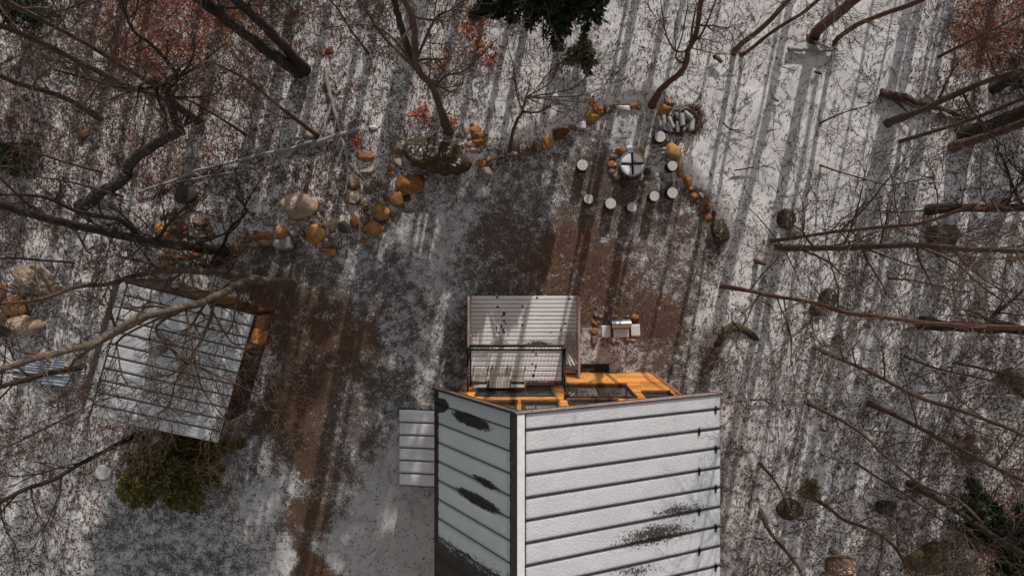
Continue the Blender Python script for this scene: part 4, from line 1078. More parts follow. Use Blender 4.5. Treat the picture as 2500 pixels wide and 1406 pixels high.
for i in range(16):
    a = z5(random.uniform(985, 1040), random.uniform(190, 235)); L = random.uniform(50, 90) / 3.348
    g = G(*a)[2]; p = Vector(W(a[0], a[1], g + .08 + .01 * i)); th_ = random.uniform(.1, .45)
    q = p + Vector((math.cos(th_), math.sin(th_), 0)) * L * H / FPX; kl.append(([tuple(p), tuple((p + q) / 2 + Vector((0, 0, .01))), tuple(q)], [.013, .012, .009], 5))
me = tubes_mesh('kindling', kl); o = link('kindling', me, M['bark_grey']); tag(o, 'bundle of thin pale kindling sticks above the firewood heap', 'kindling', kind='stuff')

# fallen branches and sticks
def fallen(name, label, pts, w0, w1, mat='bark_grey', z=.12, twigs=0, cat='branch', seed=1):
    rr_ = random.Random(seed)
    P = []
    for i, (u, v) in enumerate(pts):
        g = G(u, v); P.append(Vector((g[0], g[1], g[2] + z)))
    n = len(P); rad = [lerp(w0, w1, i / (n - 1)) * H / FPX / 2 for i in range(n)]
    o = P[0].copy(); o.z = gz(o.x, o.y)
    t = thing(name, label, cat, o)
    # resample
    Q = []; R2 = []
    for i in range(n - 1):
        for q in range(4):
            s = q / 4; Q.append(P[i].lerp(P[i + 1], s) + Vector((rr_.uniform(-1, 1), rr_.uniform(-1, 1), rr_.uniform(-.5, .5))) * rad[i] * .35); R2.append(lerp(rad[i], rad[i + 1], s))
    Q.append(P[-1]); R2.append(rad[-1])
    link('trunk', tubes_mesh('trunk', [([tuple(q - o) for q in Q], R2, 8)]), M[mat], t)
    if twigs:
        L = []
        for i in range(twigs):
            k = rr_.randrange(1, len(Q) - 1); d = (Q[k + 1] - Q[k]).normalized(); s = Vector((-d.y, d.x, 0)) * rr_.choice((-1, 1))
            dr = (d * rr_.uniform(.6, 1.4) + s * rr_.uniform(.4, 1.0) + Vector((0, 0, rr_.uniform(0, .25)))).normalized(); ln = rr_.uniform(.4, 1.3); p = Q[k] - o; pts_ = [tuple(p)]; rd = [R2[k] * .5]
            for j in range(4): dr = (dr + Vector((rr_.uniform(-.2, .2), rr_.uniform(-.2, .2), rr_.uniform(-.1, .05)))).normalized(); p = p + dr * ln / 4; pts_.append(tuple(p)); rd.append(R2[k] * .5 * (1 - (j + 1) / 4.6))
            L.append((pts_, rd, 5))
        link('twigs', tubes_mesh('twigs', L), M[mat], t)
    return t
fallen('fallen_branch', 'long pale grey fallen branch running down to the tall dark stone', [(798, 168), (805, 220), (820, 275), (835, 330), (848, 380), (851, 430), (845, 470)], 12, 3, twigs=14, seed=3)
fallen('fallen_branch', 'thin pale branch leaning off the long fallen branch towards lower left', [(812, 255), (798, 300), (780, 350)], 6, 3, twigs=3, seed=4)
fallen('fallen_tree', 'snow covered fallen tree lying from the yard edge to the left woods', [(880, 318), (800, 340), (720, 362), (640, 380), (560, 400), (480, 420), (400, 452), (340, 470)], 11, 5, twigs=18, seed=5, cat='fallen tree')
fallen('fallen_branch', 'second thin snowy branch just below the fallen tree', [(600, 418), (520, 430), (440, 445)], 7, 4, twigs=4, seed=6)
fallen('fallen_log', 'snow covered log lying at the foot of the thick leaning trunk', [(1922, 122), (1960, 124), (2000, 126), (2032, 124)], 13, 8, cat='log', seed=7, twigs=3)
fallen('fallen_branch', 'snowy branch crossing the fallen log at its right end', [(1985, 105), (2015, 118), (2042, 125)], 5, 4, seed=8)
fallen('fallen_tree', 'fallen snow dusted tree between tree shadows in the upper right woods', [(2145, 225), (2180, 235), (2230, 250), (2300, 268), (2365, 292)], 22, 8, mat='bark', twigs=10, seed=9, cat='fallen tree')
fallen('fallen_log', 'short snow topped log in open snow below the small crossed logs', [(1880, 240), (1898, 248)], 8, 8, seed=10, cat='log')
fallen('fallen_log', 'tiny log with brown end near the thick tree shadow', [(1985, 178), (2003, 184)], 6, 5, seed=11, mat='bark', cat='log')
fallen('fallen_log', 'small upturned log above two parallel thin tree shadows', [(1740, 140), (1758, 158)], 12, 9, seed=12, mat='bark', cat='log', z=.2)
fallen('fallen_branch', 'straight thin fallen branch on the snow right of the roof corner', [(1915, 958), (2000, 957), (2090, 959), (2200, 957)], 5, 3, twigs=4, seed=13)
fallen('fallen_branch', 'pale straight fallen branch at the bottom right of the house', [(1868, 1362), (1960, 1356), (2060, 1350), (2130, 1340)], 5, 3, seed=14, twigs=3)
fallen('fallen_log', 'greyish fallen log near the right edge beside a dark rock', [(2395, 968), (2440, 966), (2500, 962)], 6, 6, seed=15, cat='log')
fallen('fallen_log', 'rotten brown log pointing at the dark rock on the right edge', [(2440, 915), (2470, 940), (2495, 965)], 20, 16, seed=16, mat='bark', cat='log')
fallen('fallen_branch', 'dead twiggy branch in snow near two thin tree shadows', [(1762, 303), (1780, 318), (1815, 322)], 4, 2, seed=17, mat='bark', twigs=4)
fallen('fallen_branch', 'short dark stick crossing the broad tree shadow', [(1790, 418), (1838, 410)], 4, 3, seed=18, mat='bark')
fallen('fallen_branch', 'pale reddish dead branch reaching to the cabin roof from the left', [(95, 600), (130, 650), (175, 700), (230, 745), (280, 775)], 9, 7, seed=19, z=.5, twigs=6)
fallen('fallen_branch', 'thin fallen branch beside the house shadow at right', [(1830, 975), (1862, 972), (1880, 973)], 5, 3, seed=21, mat='bark', twigs=5)
fallen('fallen_branch', 'broken stick lying across shadows at lower right of the roof', [(1838, 1308), (1860, 1314)], 5, 4, seed=22, mat='bark')

# ------------------------------------------------------------------ grill, hose, well and flat panel
gp = G(1508, 800); GO = Vector((gp[0], gp[1], gp[2])); k = H / FPX
gr = thing('barbecue_grill', 'grey barbecue grill with open lid and two snowy side shelves', 'grill', GO, math.radians(2))
mb = MB(); mb.box(-.30, .28, -.25, .18, .45, .78); mb.build('body', M['metal_grey'], gr, bevel=.02)
mb = MB(); mb.box(-.25, .23, -.20, .13, .785, .80); mb.build('cooking_grate', M['metal_black'], gr)
mb = MB()
for i in range(8):
    a0 = math.radians(20 + 14 * i); a1 = math.radians(20 + 14 * (i + 1)); f_ = lambda a, r: (.20 + .16 * math.cos(a) * (r / .2) - .02, .80 + r * math.sin(a) * 1.25)
    (y0, z0), (y1, z1) = f_(a0, .2), f_(a1, .2); (y2, z2), (y3, z3) = f_(a0, .18), f_(a1, .18)
    mb.hexa([(-.31, y2, z2), (.29, y2, z2), (.29, y0, z0), (-.31, y0, z0), (-.31, y3, z3), (.29, y3, z3), (.29, y1, z1), (-.31, y1, z1)])
mb.build('lid', M['metal_grey'], gr)
for x in (-.30, .28):
    mb = MB(); mb.box(x - .02, x + .02, -.24, .34, .80, .86); mb.build('lid_end', M['metal_black'], gr)
o = slope_strip('snow_cover', (-.25, -.23, .805), (.23, -.23, .805), (.23, .04, .805), (-.25, .04, .805), 24, 16, .03, M['snow_bright'], gr, None, .01, 41)
for s, x0, x1 in ((-1, -.62, -.31), (1, .29, .60)):
    mb = MB(); mb.box(x0, x1, -.23, .16, .745, .775); sh = mb.build('side_shelf', M['metal_grey'], gr)
    slope_strip('snow_cover', (x0 + .01, -.22, .776), (x1 - .01, -.22, .776), (x1 - .01, .15, .776), (x0 + .01, .15, .776), 10, 12, .02, M['snow_bright'], sh, None, .004, 43 + s)
for sx in (-1, 1):
    for sy in (-.2, .13): mb = MB(); mb.cyl((sx * .27 - .01, sy, 0), (sx * .27 - .01, sy, .45), .018, .018, 8); mb.build('leg', M['metal_black'], gr)
mb = MB(); mb.cyl((-.2, -.28, .74), (.18, -.28, .74), .012, .012, 8); mb.build('front_handle', M['metal_black'], gr)

hp = [(1590, 912), (1600, 902), (1612, 897), (1626, 898), (1636, 906), (1642, 918)]
hl = []
for u, v in hp: g = G(u, v); hl.append((g[0], g[1], g[2] + .05 + .35 * math.sin(math.pi * (u - 1590) / 52)))
me = tubes_mesh('hose', [(hl, [.016] * 6, 8)]); o = link('garden_hose', me, M['hose']); tag(o, 'brown hose arching off the ground beside the house corner', 'hose')
wl = thing('window_well', 'dark sunken light well at the foot of the orange facade', 'light well', (2.35, WY + .2, 0))
mb = MB(); mb.box(-.45, .45, .06, .10, -.02, .10); mb.build('front_curb', M['char'], wl); mb = MB(); mb.box(-.45, -.41, -.17, .058, -.02, .10); mb.build('side_curb', M['char'], wl)
mb = MB(); mb.box(.41, .45, -.17, .058, -.02, .10); mb.build('side_curb', M['char'], wl); mb = MB(); mb.box(-.41, .41, -.17, .058, .045, .055); mb.build('shade_plate', M['st_dark'], wl)  # dark plate stands in for the shade inside the well
p = G(125, 905)
tp = thing('metal_sheets', 'low stack of grey corrugated sheets lying left of the cabin', 'metal sheets', p, math.radians(-6))
for i, (x0, x1, y0, y1, z) in enumerate([(-1.15, .1, -.32, .3, .10), (-.2, 1.15, -.42, .22, .14), (-.7, .5, -.1, .42, .19)]):
    v = []; f = []
    for a in range(25):
        for b_ in range(2): v.append((lerp(x0, x1, b_), lerp(y0, y1, a / 24), z + .018 * math.sin(a * 1.6)))
    for a in range(24): f.append((a * 2, a * 2 + 1, a * 2 + 3, a * 2 + 2))
    me = bpy.data.meshes.new('sheet'); me.from_pydata(v, [], f); me.update(); o = link('sheet', me, simple('galvanised_sheet', (.30, .33, .38), .5, .3, .2, 3, .1) if i == 0 else bpy.data.materials['galvanised_sheet'], tp)
    o.modifiers.new('solid', 'SOLIDIFY').thickness = .006
p = G(256, 1150)
t = thing('well_cover', 'round snow covered concrete lid half hidden by the yellow green evergreen', 'lid', p)
mb = MB(); mb.cyl((0, 0, -.05), (0, 0, .12), .27, .27, 28); mb.build('rim', M['st_grey'], t)
mb = MB(); mb.cyl((0, 0, .121), (0, 0, .14), .235, .22, 28); mb.build('snow_cap', M['end'], t)

# ------------------------------------------------------------------ bare trees
class Tree:
    def __init__(s, seed): s.r = random.Random(seed); s.trunk = []; s.lines = []; s.twl = []
    def grow(s, p, d, L, rad, depth, zcap=17.0):
        r = s.r; n = 5 if depth > 0 else 4
        pts = [tuple(p)]; rd = [rad]; nodes = []
        px, py, pz = p; dx, dy, dz = d; st = L / n
        for i in range(n):
            wv = .30 if depth else .46
            dx += r.uniform(-wv, wv); dy += r.uniform(-wv, wv); dz += r.uniform(-wv, wv) * .6 + .05
            l = math.sqrt(dx * dx + dy * dy + dz * dz) + 1e-6; dx /= l; dy /= l; dz /= l
            px += dx * st; py += dy * st; pz += dz * st
            if pz < .25: pz = .25; dz = .2
            if pz > zcap: pz = zcap; dz = 0
            pts.append((px, py, pz)); rd.append(max(.0048, rad * (1 - .82 * (i + 1) / n))); nodes.append(((px, py, pz), (dx, dy, dz), rd[-1]))
        (s.lines if depth >= 2 else s.twl).append((pts, rd, 6 if depth >= 2 else (4 if depth == 1 else 3)))
        if depth > 0:
            for (q, dd, rr) in nodes[:-1] + [nodes[-1]]:
                for _ in range(2 if r.random() < .42 else 1):
                    a = r.uniform(0, 6.283); sx, sy, sz = math.cos(a), math.sin(a), r.uniform(-.25, .5)
                    k = r.uniform(.5, .95)
                    nd = (dd[0] + sx * k, dd[1] + sy * k, dd[2] * .7 + sz * k)
                    s.grow(q, nd, L * r.uniform(.34, .6), max(.0065, rr * .62), depth - 1, zcap)
def smooth_path(P, R, wob, r):
    Q = []; S_ = []
    n = len(P)
    for i in range(n - 1):
        p0 = P[max(0, i - 1)]; p1 = P[i]; p2 = P[i + 1]; p3 = P[min(n - 1, i + 2)]
        for q in range(4):
            t = q / 4
            c = .5 * ((2 * p1) + (p2 - p0) * t + (2 * p0 - 5 * p1 + 4 * p2 - p3) * t * t + (3 * p1 - p0 - 3 * p2 + p3) * t ** 3)
            w = lerp(R[i], R[i + 1], t) * wob
            Q.append(c + Vector((r.uniform(-w, w), r.uniform(-w, w), 0))); S_.append(lerp(R[i], R[i + 1], t) * r.uniform(.95, 1.05))
    Q.append(P[-1]); S_.append(R[-1]); return Q, S_
def zrad(base, pt):
    bu, bv = base[0] - U0, base[1] - V0; r0 = math.hypot(bu, bv); du = ((pt[0] - U0) * bu + (pt[1] - V0) * bv) / r0
    return max(0.05, H * (1 - r0 / max(du, r0 + 1e-3)))
def tree(label, path, w, mat='bark', height=15, limbs=9, limb_z=3.0, spread=2.6, branches=(), seed=1, name='bare_tree', depth=2, zs=None, taper=.55, group=None, cat='tree'):
    """path: photo pixels from the foot upwards; w: trunk width there in photo pixels"""
    T = Tree(seed); base = path[0]; g = G(*base); O = Vector(g)
    P = [Vector((g[0], g[1], g[2] - .1))]; r0 = w * (H - g[2]) / FPX / 2
    for i, q in enumerate(path[1:]):
        z = zs[i] if zs else zrad(base, q)
        z = max(z, P[-1].z + .15) if not zs else z
        P.append(Vector(W(q[0], q[1], z)))
    # straight on up above the frame edge
    top = P[-1]
    if height > top.z + .5:
        d = (P[-1] - P[-2]); d.normalize(); d = (d + Vector((0, 0, 1.4))).normalized()
        nn = 3
        for i in range(1, nn + 1): P.append(top + d * (height - top.z) * i / nn + Vector((T.r.uniform(-.15, .15), T.r.uniform(-.15, .15), 0)))
    zt = P[-1].z
    if height > 10: taper = max(taper, .45 if w < 12 else .66)
    R = [r0 * (1 - (1 - (1 - taper)) * 0 - taper * min(1, max(0, p.z) / max(zt, .1))) for p in P]; R[0] *= 1.45
    Q, S_ = smooth_path(P, R, .12, T.r)
    d_ = (Q[-1] - Q[-2]).normalized(); Q.append(Q[-1] + d_ * S_[-1] * .8); S_.append(S_[-1] * .6); Q.append(Q[-1] + d_ * S_[-1] * .5); S_.append(.002)
    root = thing(name, label, cat, O, 0, group)
    link('trunk', tubes_mesh('trunk', [([tuple(q - O) for q in Q], S_, 10)]), M[mat], root)
    for (bp, z0, z1, bw) in branches:      # branches traced from the photo
        n = len(bp); BP = []
        for i, (u, v) in enumerate(bp): BP.append(Vector(W(u, v, lerp(z0, z1, i / (n - 1)))))
        # snap start onto the trunk
        k = min(range(len(Q)), key=lambda j: (Q[j] - BP[0]).length)
        if (Q[k] - BP[0]).length < 1.6: BP[0] = Q[k].copy()
        rb = bw * (H - z0) / FPX / 2
        BQ, BS = smooth_path(BP, [rb * (1 - .72 * i / (n - 1)) for i in range(n)], .2, T.r)
        T.lines.append(([tuple(q) for q in BQ], BS, 7))
        for j in range(2, len(BQ), 2):
            d = (BQ[min(j + 1, len(BQ) - 1)] - BQ[j - 1]).normalized()
            a = T.r.uniform(0, 6.28); T.grow(tuple(BQ[j]), (d.x + math.cos(a) * .8, d.y + math.sin(a) * .8, d.z * .5 + T.r.uniform(-.2, .5)), T.r.uniform(.6, 1.5), max(.006, BS[j] * .5), 2 if seed == 9 else 1)
    zmin = max(limb_z, .6)
    cand = [i for i in range(2, len(Q)) if zmin < Q[i].z < 10.5]
    high = [i for i in range(2, len(Q)) if Q[i].z >= 10.5]
    limbs = int(limbs * (.75 if path[0][0] < 1000 else .8) + .5)
    for i in range(limbs if cand else 0):
        k = cand[int(len(cand) * (i + T.r.random()) / limbs) % len(cand)]
        a = T.r.uniform(0, 6.28); el = T.r.uniform(.05, .7)
        f_ = 1.0 if Q[k].z < 9 else .75
        T.grow(tuple(Q[k]), (math.cos(a), math.sin(a), el), spread * f_ * T.r.uniform(.55, 1.1), max(.012, S_[k] * .45), depth)
    for i in range(3 if high else 0):
        k = T.r.choice(high); a = T.r.uniform(0, 6.28)
        T.grow(tuple(Q[k]), (math.cos(a), math.sin(a), .7), spread * .8, max(.012, S_[k] * .45), 1)
    if T.lines or T.twl:
        L = [([(x - O.x, y - O.y, z - O.z) for x, y, z in p], r, s) for p, r, s in T.lines + T.twl]
        link('crown', tubes_mesh('crown', L), M['bark' if mat not in ('bark_dark', 'bark_spot') else 'bark_dark'], root)
    return root

# upper left woods
tree('thicker left trunk of the big double tree in the upper left', [(733, 178), (640, 115), (560, 55), (490, 0)], 25, 'bark_dark', 16, 8, 6, seed=1, taper=.35)
tree('right hand trunk of the big double tree in the upper left', [(745, 172), (680, 100), (620, 40), (575, 0)], 22, 'bark_dark', 15, 7, 6, seed=2, taper=.4)
tree('crooked spotted dark tree leaning to a fork over the upper left leaves', [(192, 510), (245, 470), (300, 440), (320, 395), (360, 365), (410, 335), (438, 318), (420, 270), (412, 230), (398, 212)], 26, 'bark_spot', 6.4, 5, 2.5, 1.6, zs=[.5, .9, 1.4, 1.8, 2.4, 3.0, 3.8, 4.6, 5.4],
     branches=[([(400, 212), (380, 215), (330, 216), (270, 208), (200, 190), (130, 170)], 5.2, 6.6, 12), ([(400, 210), (418, 190), (428, 176), (370, 110), (325, 75), (295, 0)], 5.2, 8.0, 14), ([(420, 180), (470, 170), (520, 130), (560, 100)], 5.6, 7.4, 8), ([(398, 214), (420, 235), (480, 238), (530, 228), (540, 200)], 5.0, 6.2, 8)], seed=3, taper=.45)
tree('long brown trunk running to the left edge below the top left corner', [(480, 295), (400, 240), (310, 210), (210, 160), (110, 110), (0, 62)], 15, 'bark', 14, 12, 2, 2.4, seed=4, taper=.1)
tree('slim trunk above the long brown trunk in the top left corner', [(385, 212), (330, 180), (270, 145), (190, 95), (95, 45), (0, -5)], 11, 'bark', 13, 11, 2, 2.4, seed=5, taper=.15)
tree('short thick trunk ending at the leaves near the left edge', [(245, 290), (195, 260), (140, 232), (60, 210), (0, 185)], 13, 'bark', 12, 9, 2, 2.2, seed=6, taper=.15)
tree('thin slanting tree beside the tan stone in upper left woods', [(775, 330), (700, 275), (640, 225), (600, 192), (560, 172), (510, 150)], 9, 'bark_red', 8.5, 10, 2, 2.0, seed=7, taper=.6)
tree('big dark trunk reaching from the stone heap to the left edge', [(545, 612), (460, 602), (380, 592), (300, 575), (210, 555), (100, 530), (0, 498)], 21, 'bark_dark', 15, 12, 2.5, 2.8, seed=8, taper=.25,
     branches=[([(380, 592), (300, 540), (200, 520), (100, 480), (0, 475)], 5, 9, 14), ([(545, 608), (570, 560), (600, 500), (640, 430)], 2.2, 4.5, 7)])
tree('lichen covered crooked tree overhanging the cabin roof', [(714, 690), (680, 688), (640, 684), (600, 686), (540, 718), (470, 745), (400, 762), (330, 780), (270, 812), (225, 840), (110, 868), (0, 902)], 19, 'bark_lichen', 13.5, 6, 4, 2.0, seed=9, taper=.35,
     branches=[([(640, 684), (560, 668), (500, 662), (400, 662), (330, 672), (270, 692), (190, 700), (100, 730), (0, 742)], 2.5, 10, 17),
               ([(500, 735), (515, 775), (490, 830), (470, 870), (430, 930), (415, 985), (390, 1010)], 6.0, 7.6, 9), ([(400, 762), (380, 800), (440, 870), (470, 890), (540, 920), (620, 960), (650, 1000)], 7.0, 8.5, 8),
               ([(520, 770), (560, 830), (600, 840), (660, 850)], 6.2, 7.0, 5), ([(330, 780), (300, 820), (290, 870), (300, 920), (330, 960)], 7.4, 8.4, 7), ([(225, 840), (180, 880), (200, 950), (240, 990)], 8.6, 9.4, 9),
               ([(430, 850), (480, 900), (500, 960), (540, 1010), (580, 1060)], 7.4, 8.4, 6)])
tree('brown trunk entering from the left edge below the cabin roof corner', [(205, 893), (150, 905), (100, 915), (50, 930), (0, 943)], 13, 'bark', 14, 9, 2, 2.4, seed=10, taper=.0)
tree('slanting tree behind the yellow green evergreen in the lower left', [(330, 1062), (262, 1098), (200, 1130), (130, 1170), (60, 1195), (0, 1225)], 10, 'bark_dark', 12, 10, 2, 2.4, seed=11, taper=.35)
tree('dark sapling standing at the cabin corner above the stone row', [(498, 662), (520, 635), (545, 600), (560, 560), (600, 520)], 9, 'bark_dark', 4.6, 5, 1.5, 1.4, zs=[.6, 1.2, 1.8, 2.6], seed=12)
tree('leafless sapling bending over the stone heap at left', [(455, 500), (462, 540), (490, 590), (515, 625)], 6, 'bark_dark', 2.6, 4, .8, 1.2, zs=[.8, 1.5, 2.2], seed=13)
# upper middle
tree('curved dark tree rising behind the long mossy boulder', [(1094, 322), (1075, 265), (1055, 212), (1025, 178), (1015, 140), (1012, 80), (1005, 40), (985, 0)], 18, 'bark', 13, 5, 6, 1.6, seed=14, taper=.3,
     branches=[([(1048, 196), (1085, 188), (1130, 175), (1165, 145), (1215, 95)], 4.6, 6.5, 7), ([(1018, 145), (960, 115), (920, 70), (890, 20), (870, -20)], 6, 9, 8), ([(1015, 100), (1060, 50), (1100, 25), (1150, -10)], 7.5, 9.5, 8),
               ([(1014, 130), (950, 85), (880, 60), (800, 70)], 6.6, 8.5, 6), ([(1016, 160), (1050, 150), (1050, 60), (1050, -20)], 5.6, 8, 4)])
tree('dark double stem standing just left of the curved tree', [(1002, 142), (990, 100), (975, 50), (962, 0)], 16, 'bark_dark', 12, 5, 5, 2, seed=15)
tree('small many branched sapling at the top border of yard', [(1243, 372), (1250, 330), (1262, 295), (1275, 276)], 9, 'bark_red', 4.4, 0, seed=16, zs=[.8, 2.0, 2.8], depth=1, spread=1,
     branches=[([(1275, 276), (1310, 275), (1335, 265), (1354, 244)], 2.9, 4.2, 7), ([(1354, 244), (1400, 215), (1440, 165), (1455, 120)], 4.2, 5.6, 4), ([(1354, 244), (1345, 200), (1360, 150), (1365, 100)], 4.2, 5.4, 4), ([(1354, 244), (1410, 235), (1470, 215)], 4.2, 5.2, 4),
               ([(1354, 244), (1420, 250), (1440, 252)], 4.2, 4.8, 3), ([(1354, 246), (1390, 285), (1420, 320)], 4.2, 4.6, 3), ([(1272, 276), (1262, 230), (1255, 170), (1240, 110), (1235, 75)], 2.9, 4.8, 4), ([(1280, 270), (1290, 220), (1300, 160)], 2.9, 4.5, 4), ([(1290, 225), (1330, 190), (1350, 160)], 3.8, 4.6, 3)])
tree('reddish curved tree leaning up from beside the firewood', [(1592, 256), (1612, 222), (1640, 195), (1664, 176), (1676, 150), (1680, 125), (1700, 80), (1712, 0)], 15, 'bark_red', 11, 3, 6, 1.6, seed=17, taper=.5,
     branches=[([(1676, 148), (1650, 125), (1628, 90), (1618, 40), (1612, -10)], 5.4, 8.0, 6), ([(1678, 140), (1690, 70), (1700, 10)], 5.6, 9, 8), ([(1680, 130), (1715, 80), (1740, 20), (1750, -20)], 5.8, 9, 7), ([(1625, 182), (1650, 140), (1665, 90), (1680, 10)], 4.6, 8, 6),
               ([(1680, 135), (1740, 130), (1800, 130), (1840, 125)], 5.6, 6.5, 3)])
# upper right
tree('slim red brown tree, left of a pair leaning to the top edge', [(1790, 130), (1805, 112), (1870, 60), (1925, 0)], 13, 'bark_red', 13, 6, 7, seed=18, taper=.2)
tree('slim red brown tree, right of a pair leaning to the top edge', [(1808, 135), (1830, 122), (1890, 75), (1950, 38), (1998, 0)], 9, 'bark_red', 12, 6, 7, seed=19, taper=.1)
tree('thick red brown leaning trunk beside the snow covered log', [(1984, 94), (1995, 75), (2050, 30), (2090, -5)], 26, 'bark_red', 14, 6, 7, seed=20, taper=.3)
tree('curved slender trunk right of the thick leaning trunk at top right', [(2036, 112), (2048, 92), (2095, 60), (2170, 30), (2250, 0)], 12, 'bark_red', 13, 6, 6, seed=21, taper=.1)
tree('long straight trunk slanting up to the right edge from open snow', [(2167, 302), (2260, 265), (2380, 210), (2500, 170)], 15, 'bark', 13, 12, 2.5, 2.6, seed=22, taper=.3)
tree('thin straight trunk below the long straight trunk at right', [(2197, 345), (2290, 318), (2390, 285), (2500, 240)], 8, 'bark', 10, 9, 2, 2.2, seed=23, taper=.1)
tree('massive dark trunk at the upper right edge', [(2355, 335), (2400, 315), (2450, 295), (2500, 275)], 34, 'bark_dark', 16, 10, 3, 3.2, seed=24, taper=.2)
tree('medium trunk with broken foot below the massive dark trunk', [(2325, 360), (2370, 345), (2430, 325), (2500, 300)], 20, 'bark', 14, 8, 3, 2.6, seed=25, taper=.1)
tree('dark trunk in the corner above the massive trunk at right', [(2425, 215), (2460, 200), (2500, 185)], 24, 'bark_dark', 15, 7, 3, 2.6, seed=26, taper=.2)
tree('dark horizontal trunk at the right edge above middle', [(2268, 512), (2350, 508), (2430, 508), (2500, 506)], 20, 'bark_dark', 14, 10, 2, 2.6, seed=27, taper=.1, branches=[([(2290, 510), (2200, 518), (2120, 522)], 1.5, 2.6, 5)])
tree('thin trunk rising right from above the long horizontal trunk', [(1884, 588), (1960, 578), (2050, 565), (2150, 555), (2250, 545), (2380, 500)], 8, 'bark_red', 11, 12, 2, 2.4, seed=28, taper=.3, branches=[([(2050, 566), (2110, 510), (2150, 460), (2200, 400), (2260, 340)], 5, 8, 5)])
tree('long horizontal trunk starting left in the right woods', [(1900, 604), (1990, 606), (2080, 604), (2170, 600), (2260, 600), (2350, 608), (2500, 612)], 15, 'bark', 13, 14, 2, 2.6, seed=29, taper=.2,
     branches=[([(1915, 612), (1990, 622), (2030, 645), (2060, 672), (2090, 660)], 1.2, 3.6, 8), ([(1915, 612), (1940, 660), (1955, 700)], 1, 2.4, 4), ([(2260, 600), (2330, 640), (2400, 700), (2500, 770)], 8, 10.5, 9), ([(1905, 600), (1860, 540), (1820, 500)], 1, 3.0, 4), ([(2080, 604), (2200, 640), (2300, 670)], 5.5, 8, 6)])
tree('red brown crooked trunk running to the right edge below the middle', [(1762, 698), (1830, 710), (1880, 722), (1950, 732), (2010, 745), (2060, 762), (2160, 775), (2260, 788), (2380, 796), (2500, 800)], 9, 'bark_red', 14, 14, 2.5, 2.6, seed=30, taper=.0)
tree('stout dark trunk joining the crooked trunk at the right edge', [(2250, 790), (2320, 795), (2400, 800), (2500, 806)], 26, 'bark_dark', 14, 8, 3, 2.8, seed=31, taper=.2)
tree('slanting brown tree below the small snowy rock at right', [(1988, 847), (2060, 880), (2120, 905), (2200, 948), (2260, 975), (2370, 1010), (2500, 1062)], 9, 'bark', 12, 13, 2, 2.6, seed=32, taper=.1)
tree('very thin red tree near the right edge above the fallen log', [(2328, 884), (2400, 900), (2500, 924)], 6, 'bark_red', 8, 6, 2, 1.8, seed=33)
tree('slanting thin tree beside the straight fallen branch', [(1974, 984), (2040, 1018), (2100, 1055), (2160, 1110), (2230, 1170)], 8, 'bark', 9, 12, 1.6, 2.2, seed=34)
tree('brown straight tree slanting across the brown boulder', [(2122, 984), (2200, 1020), (2280, 1062), (2360, 1105), (2430, 1140), (2500, 1172)], 12, 'bark', 12, 12, 2, 2.4, seed=35, taper=.2)
tree('dark trunk slanting to the lower right corner', [(2222, 1178), (2280, 1212), (2340, 1250), (2420, 1305), (2500, 1352)], 15, 'bark_dark', 13, 10, 2, 2.6, seed=36, taper=.1)
tree('small bare sapling above the dark mossy boulder by roof', [(1855, 1130), (1885, 1165), (1905, 1195), (1925, 1235)], 6, 'bark', 5, 7, 1, 1.3, seed=37)
tree('crooked thin tree leading to the yellow mossy boulder', [(1960, 1208), (2010, 1230), (2060, 1268), (2120, 1290), (2180, 1330), (2225, 1400)], 9, 'bark', 9, 10, 1.5, 2, seed=38)
tree('curved thin tree at the bottom edge right of the roof', [(1858, 1245), (1875, 1290), (1910, 1335), (1940, 1370), (1962, 1410)], 9, 'bark', 8, 6, 2, 1.6, seed=39)
tree('thin tree nearest the right stump, bent over short stub', [(1845, 636), (1870, 645)], 12, 'bark_red', 1.2, 0, seed=40, name='broken_tree', zs=[.9])
tree('faint twiggy sapling in the middle of the right woods', [(2170, 680), (2230, 685), (2300, 700)], 4, 'bark', 6, 8, 1, 2, seed=41)
tree('faint twiggy sapling near the short dark stick', [(2000, 400), (2050, 420), (2120, 440)], 4, 'bark', 5.5, 7, 1, 2, seed=42)
tree('little sapling between the leaning pairs, tip at the snow gap', [(2000, 302), (2060, 275), (2120, 258)], 4, 'bark', 3.8, 3, 1, 1.2, seed=43)
tree('twiggy sapling above the brown boulder in the right woods', [(2210, 870), (2290, 900), (2380, 920)], 5, 'bark', 7, 9, 1, 2, seed=44)
tree('twiggy sapling low in the right woods beside oval dark rock', [(2090, 1130), (2150, 1170), (2200, 1200)], 5, 'bark', 6, 9, 1, 2, seed=45)
tree('slender sapling in the leaves at the far left middle', [(250, 420), (170, 400), (80, 370)], 6, 'bark', 7, 10, 1, 2.2, seed=46)
tree('slender sapling near the lower left corner', [(180, 1010), (120, 1040), (40, 1080)], 5, 'bark', 6, 9, 1, 2, seed=47)
tree('slender sapling in leaves between the double tree and the spotted tree', [(600, 330), (540, 290), (470, 250)], 6, 'bark', 7, 10, 1, 2.2, seed=48)
tree('small twiggy sapling beside the fallen snowy tree', [(300, 480), (230, 460), (150, 440)], 5, 'bark', 6, 9, 1, 2.2, seed=49)
tree('small twiggy sapling at the top edge left of the curved tree', [(900, 130), (860, 80), (830, 30)], 5, 'bark', 7, 8, 1, 2, seed=50)
tree('twiggy sapling near the upper right corner in red leaves', [(2290, 140), (2370, 100), (2450, 60)], 6, 'bark', 8, 9, 2, 2.2, seed=51)
tree('pale twiggy sapling just left of the huge tan boulder', [(180, 640), (100, 635), (20, 630)], 6, 'bark', 7, 10, 1, 2.2, seed=52)

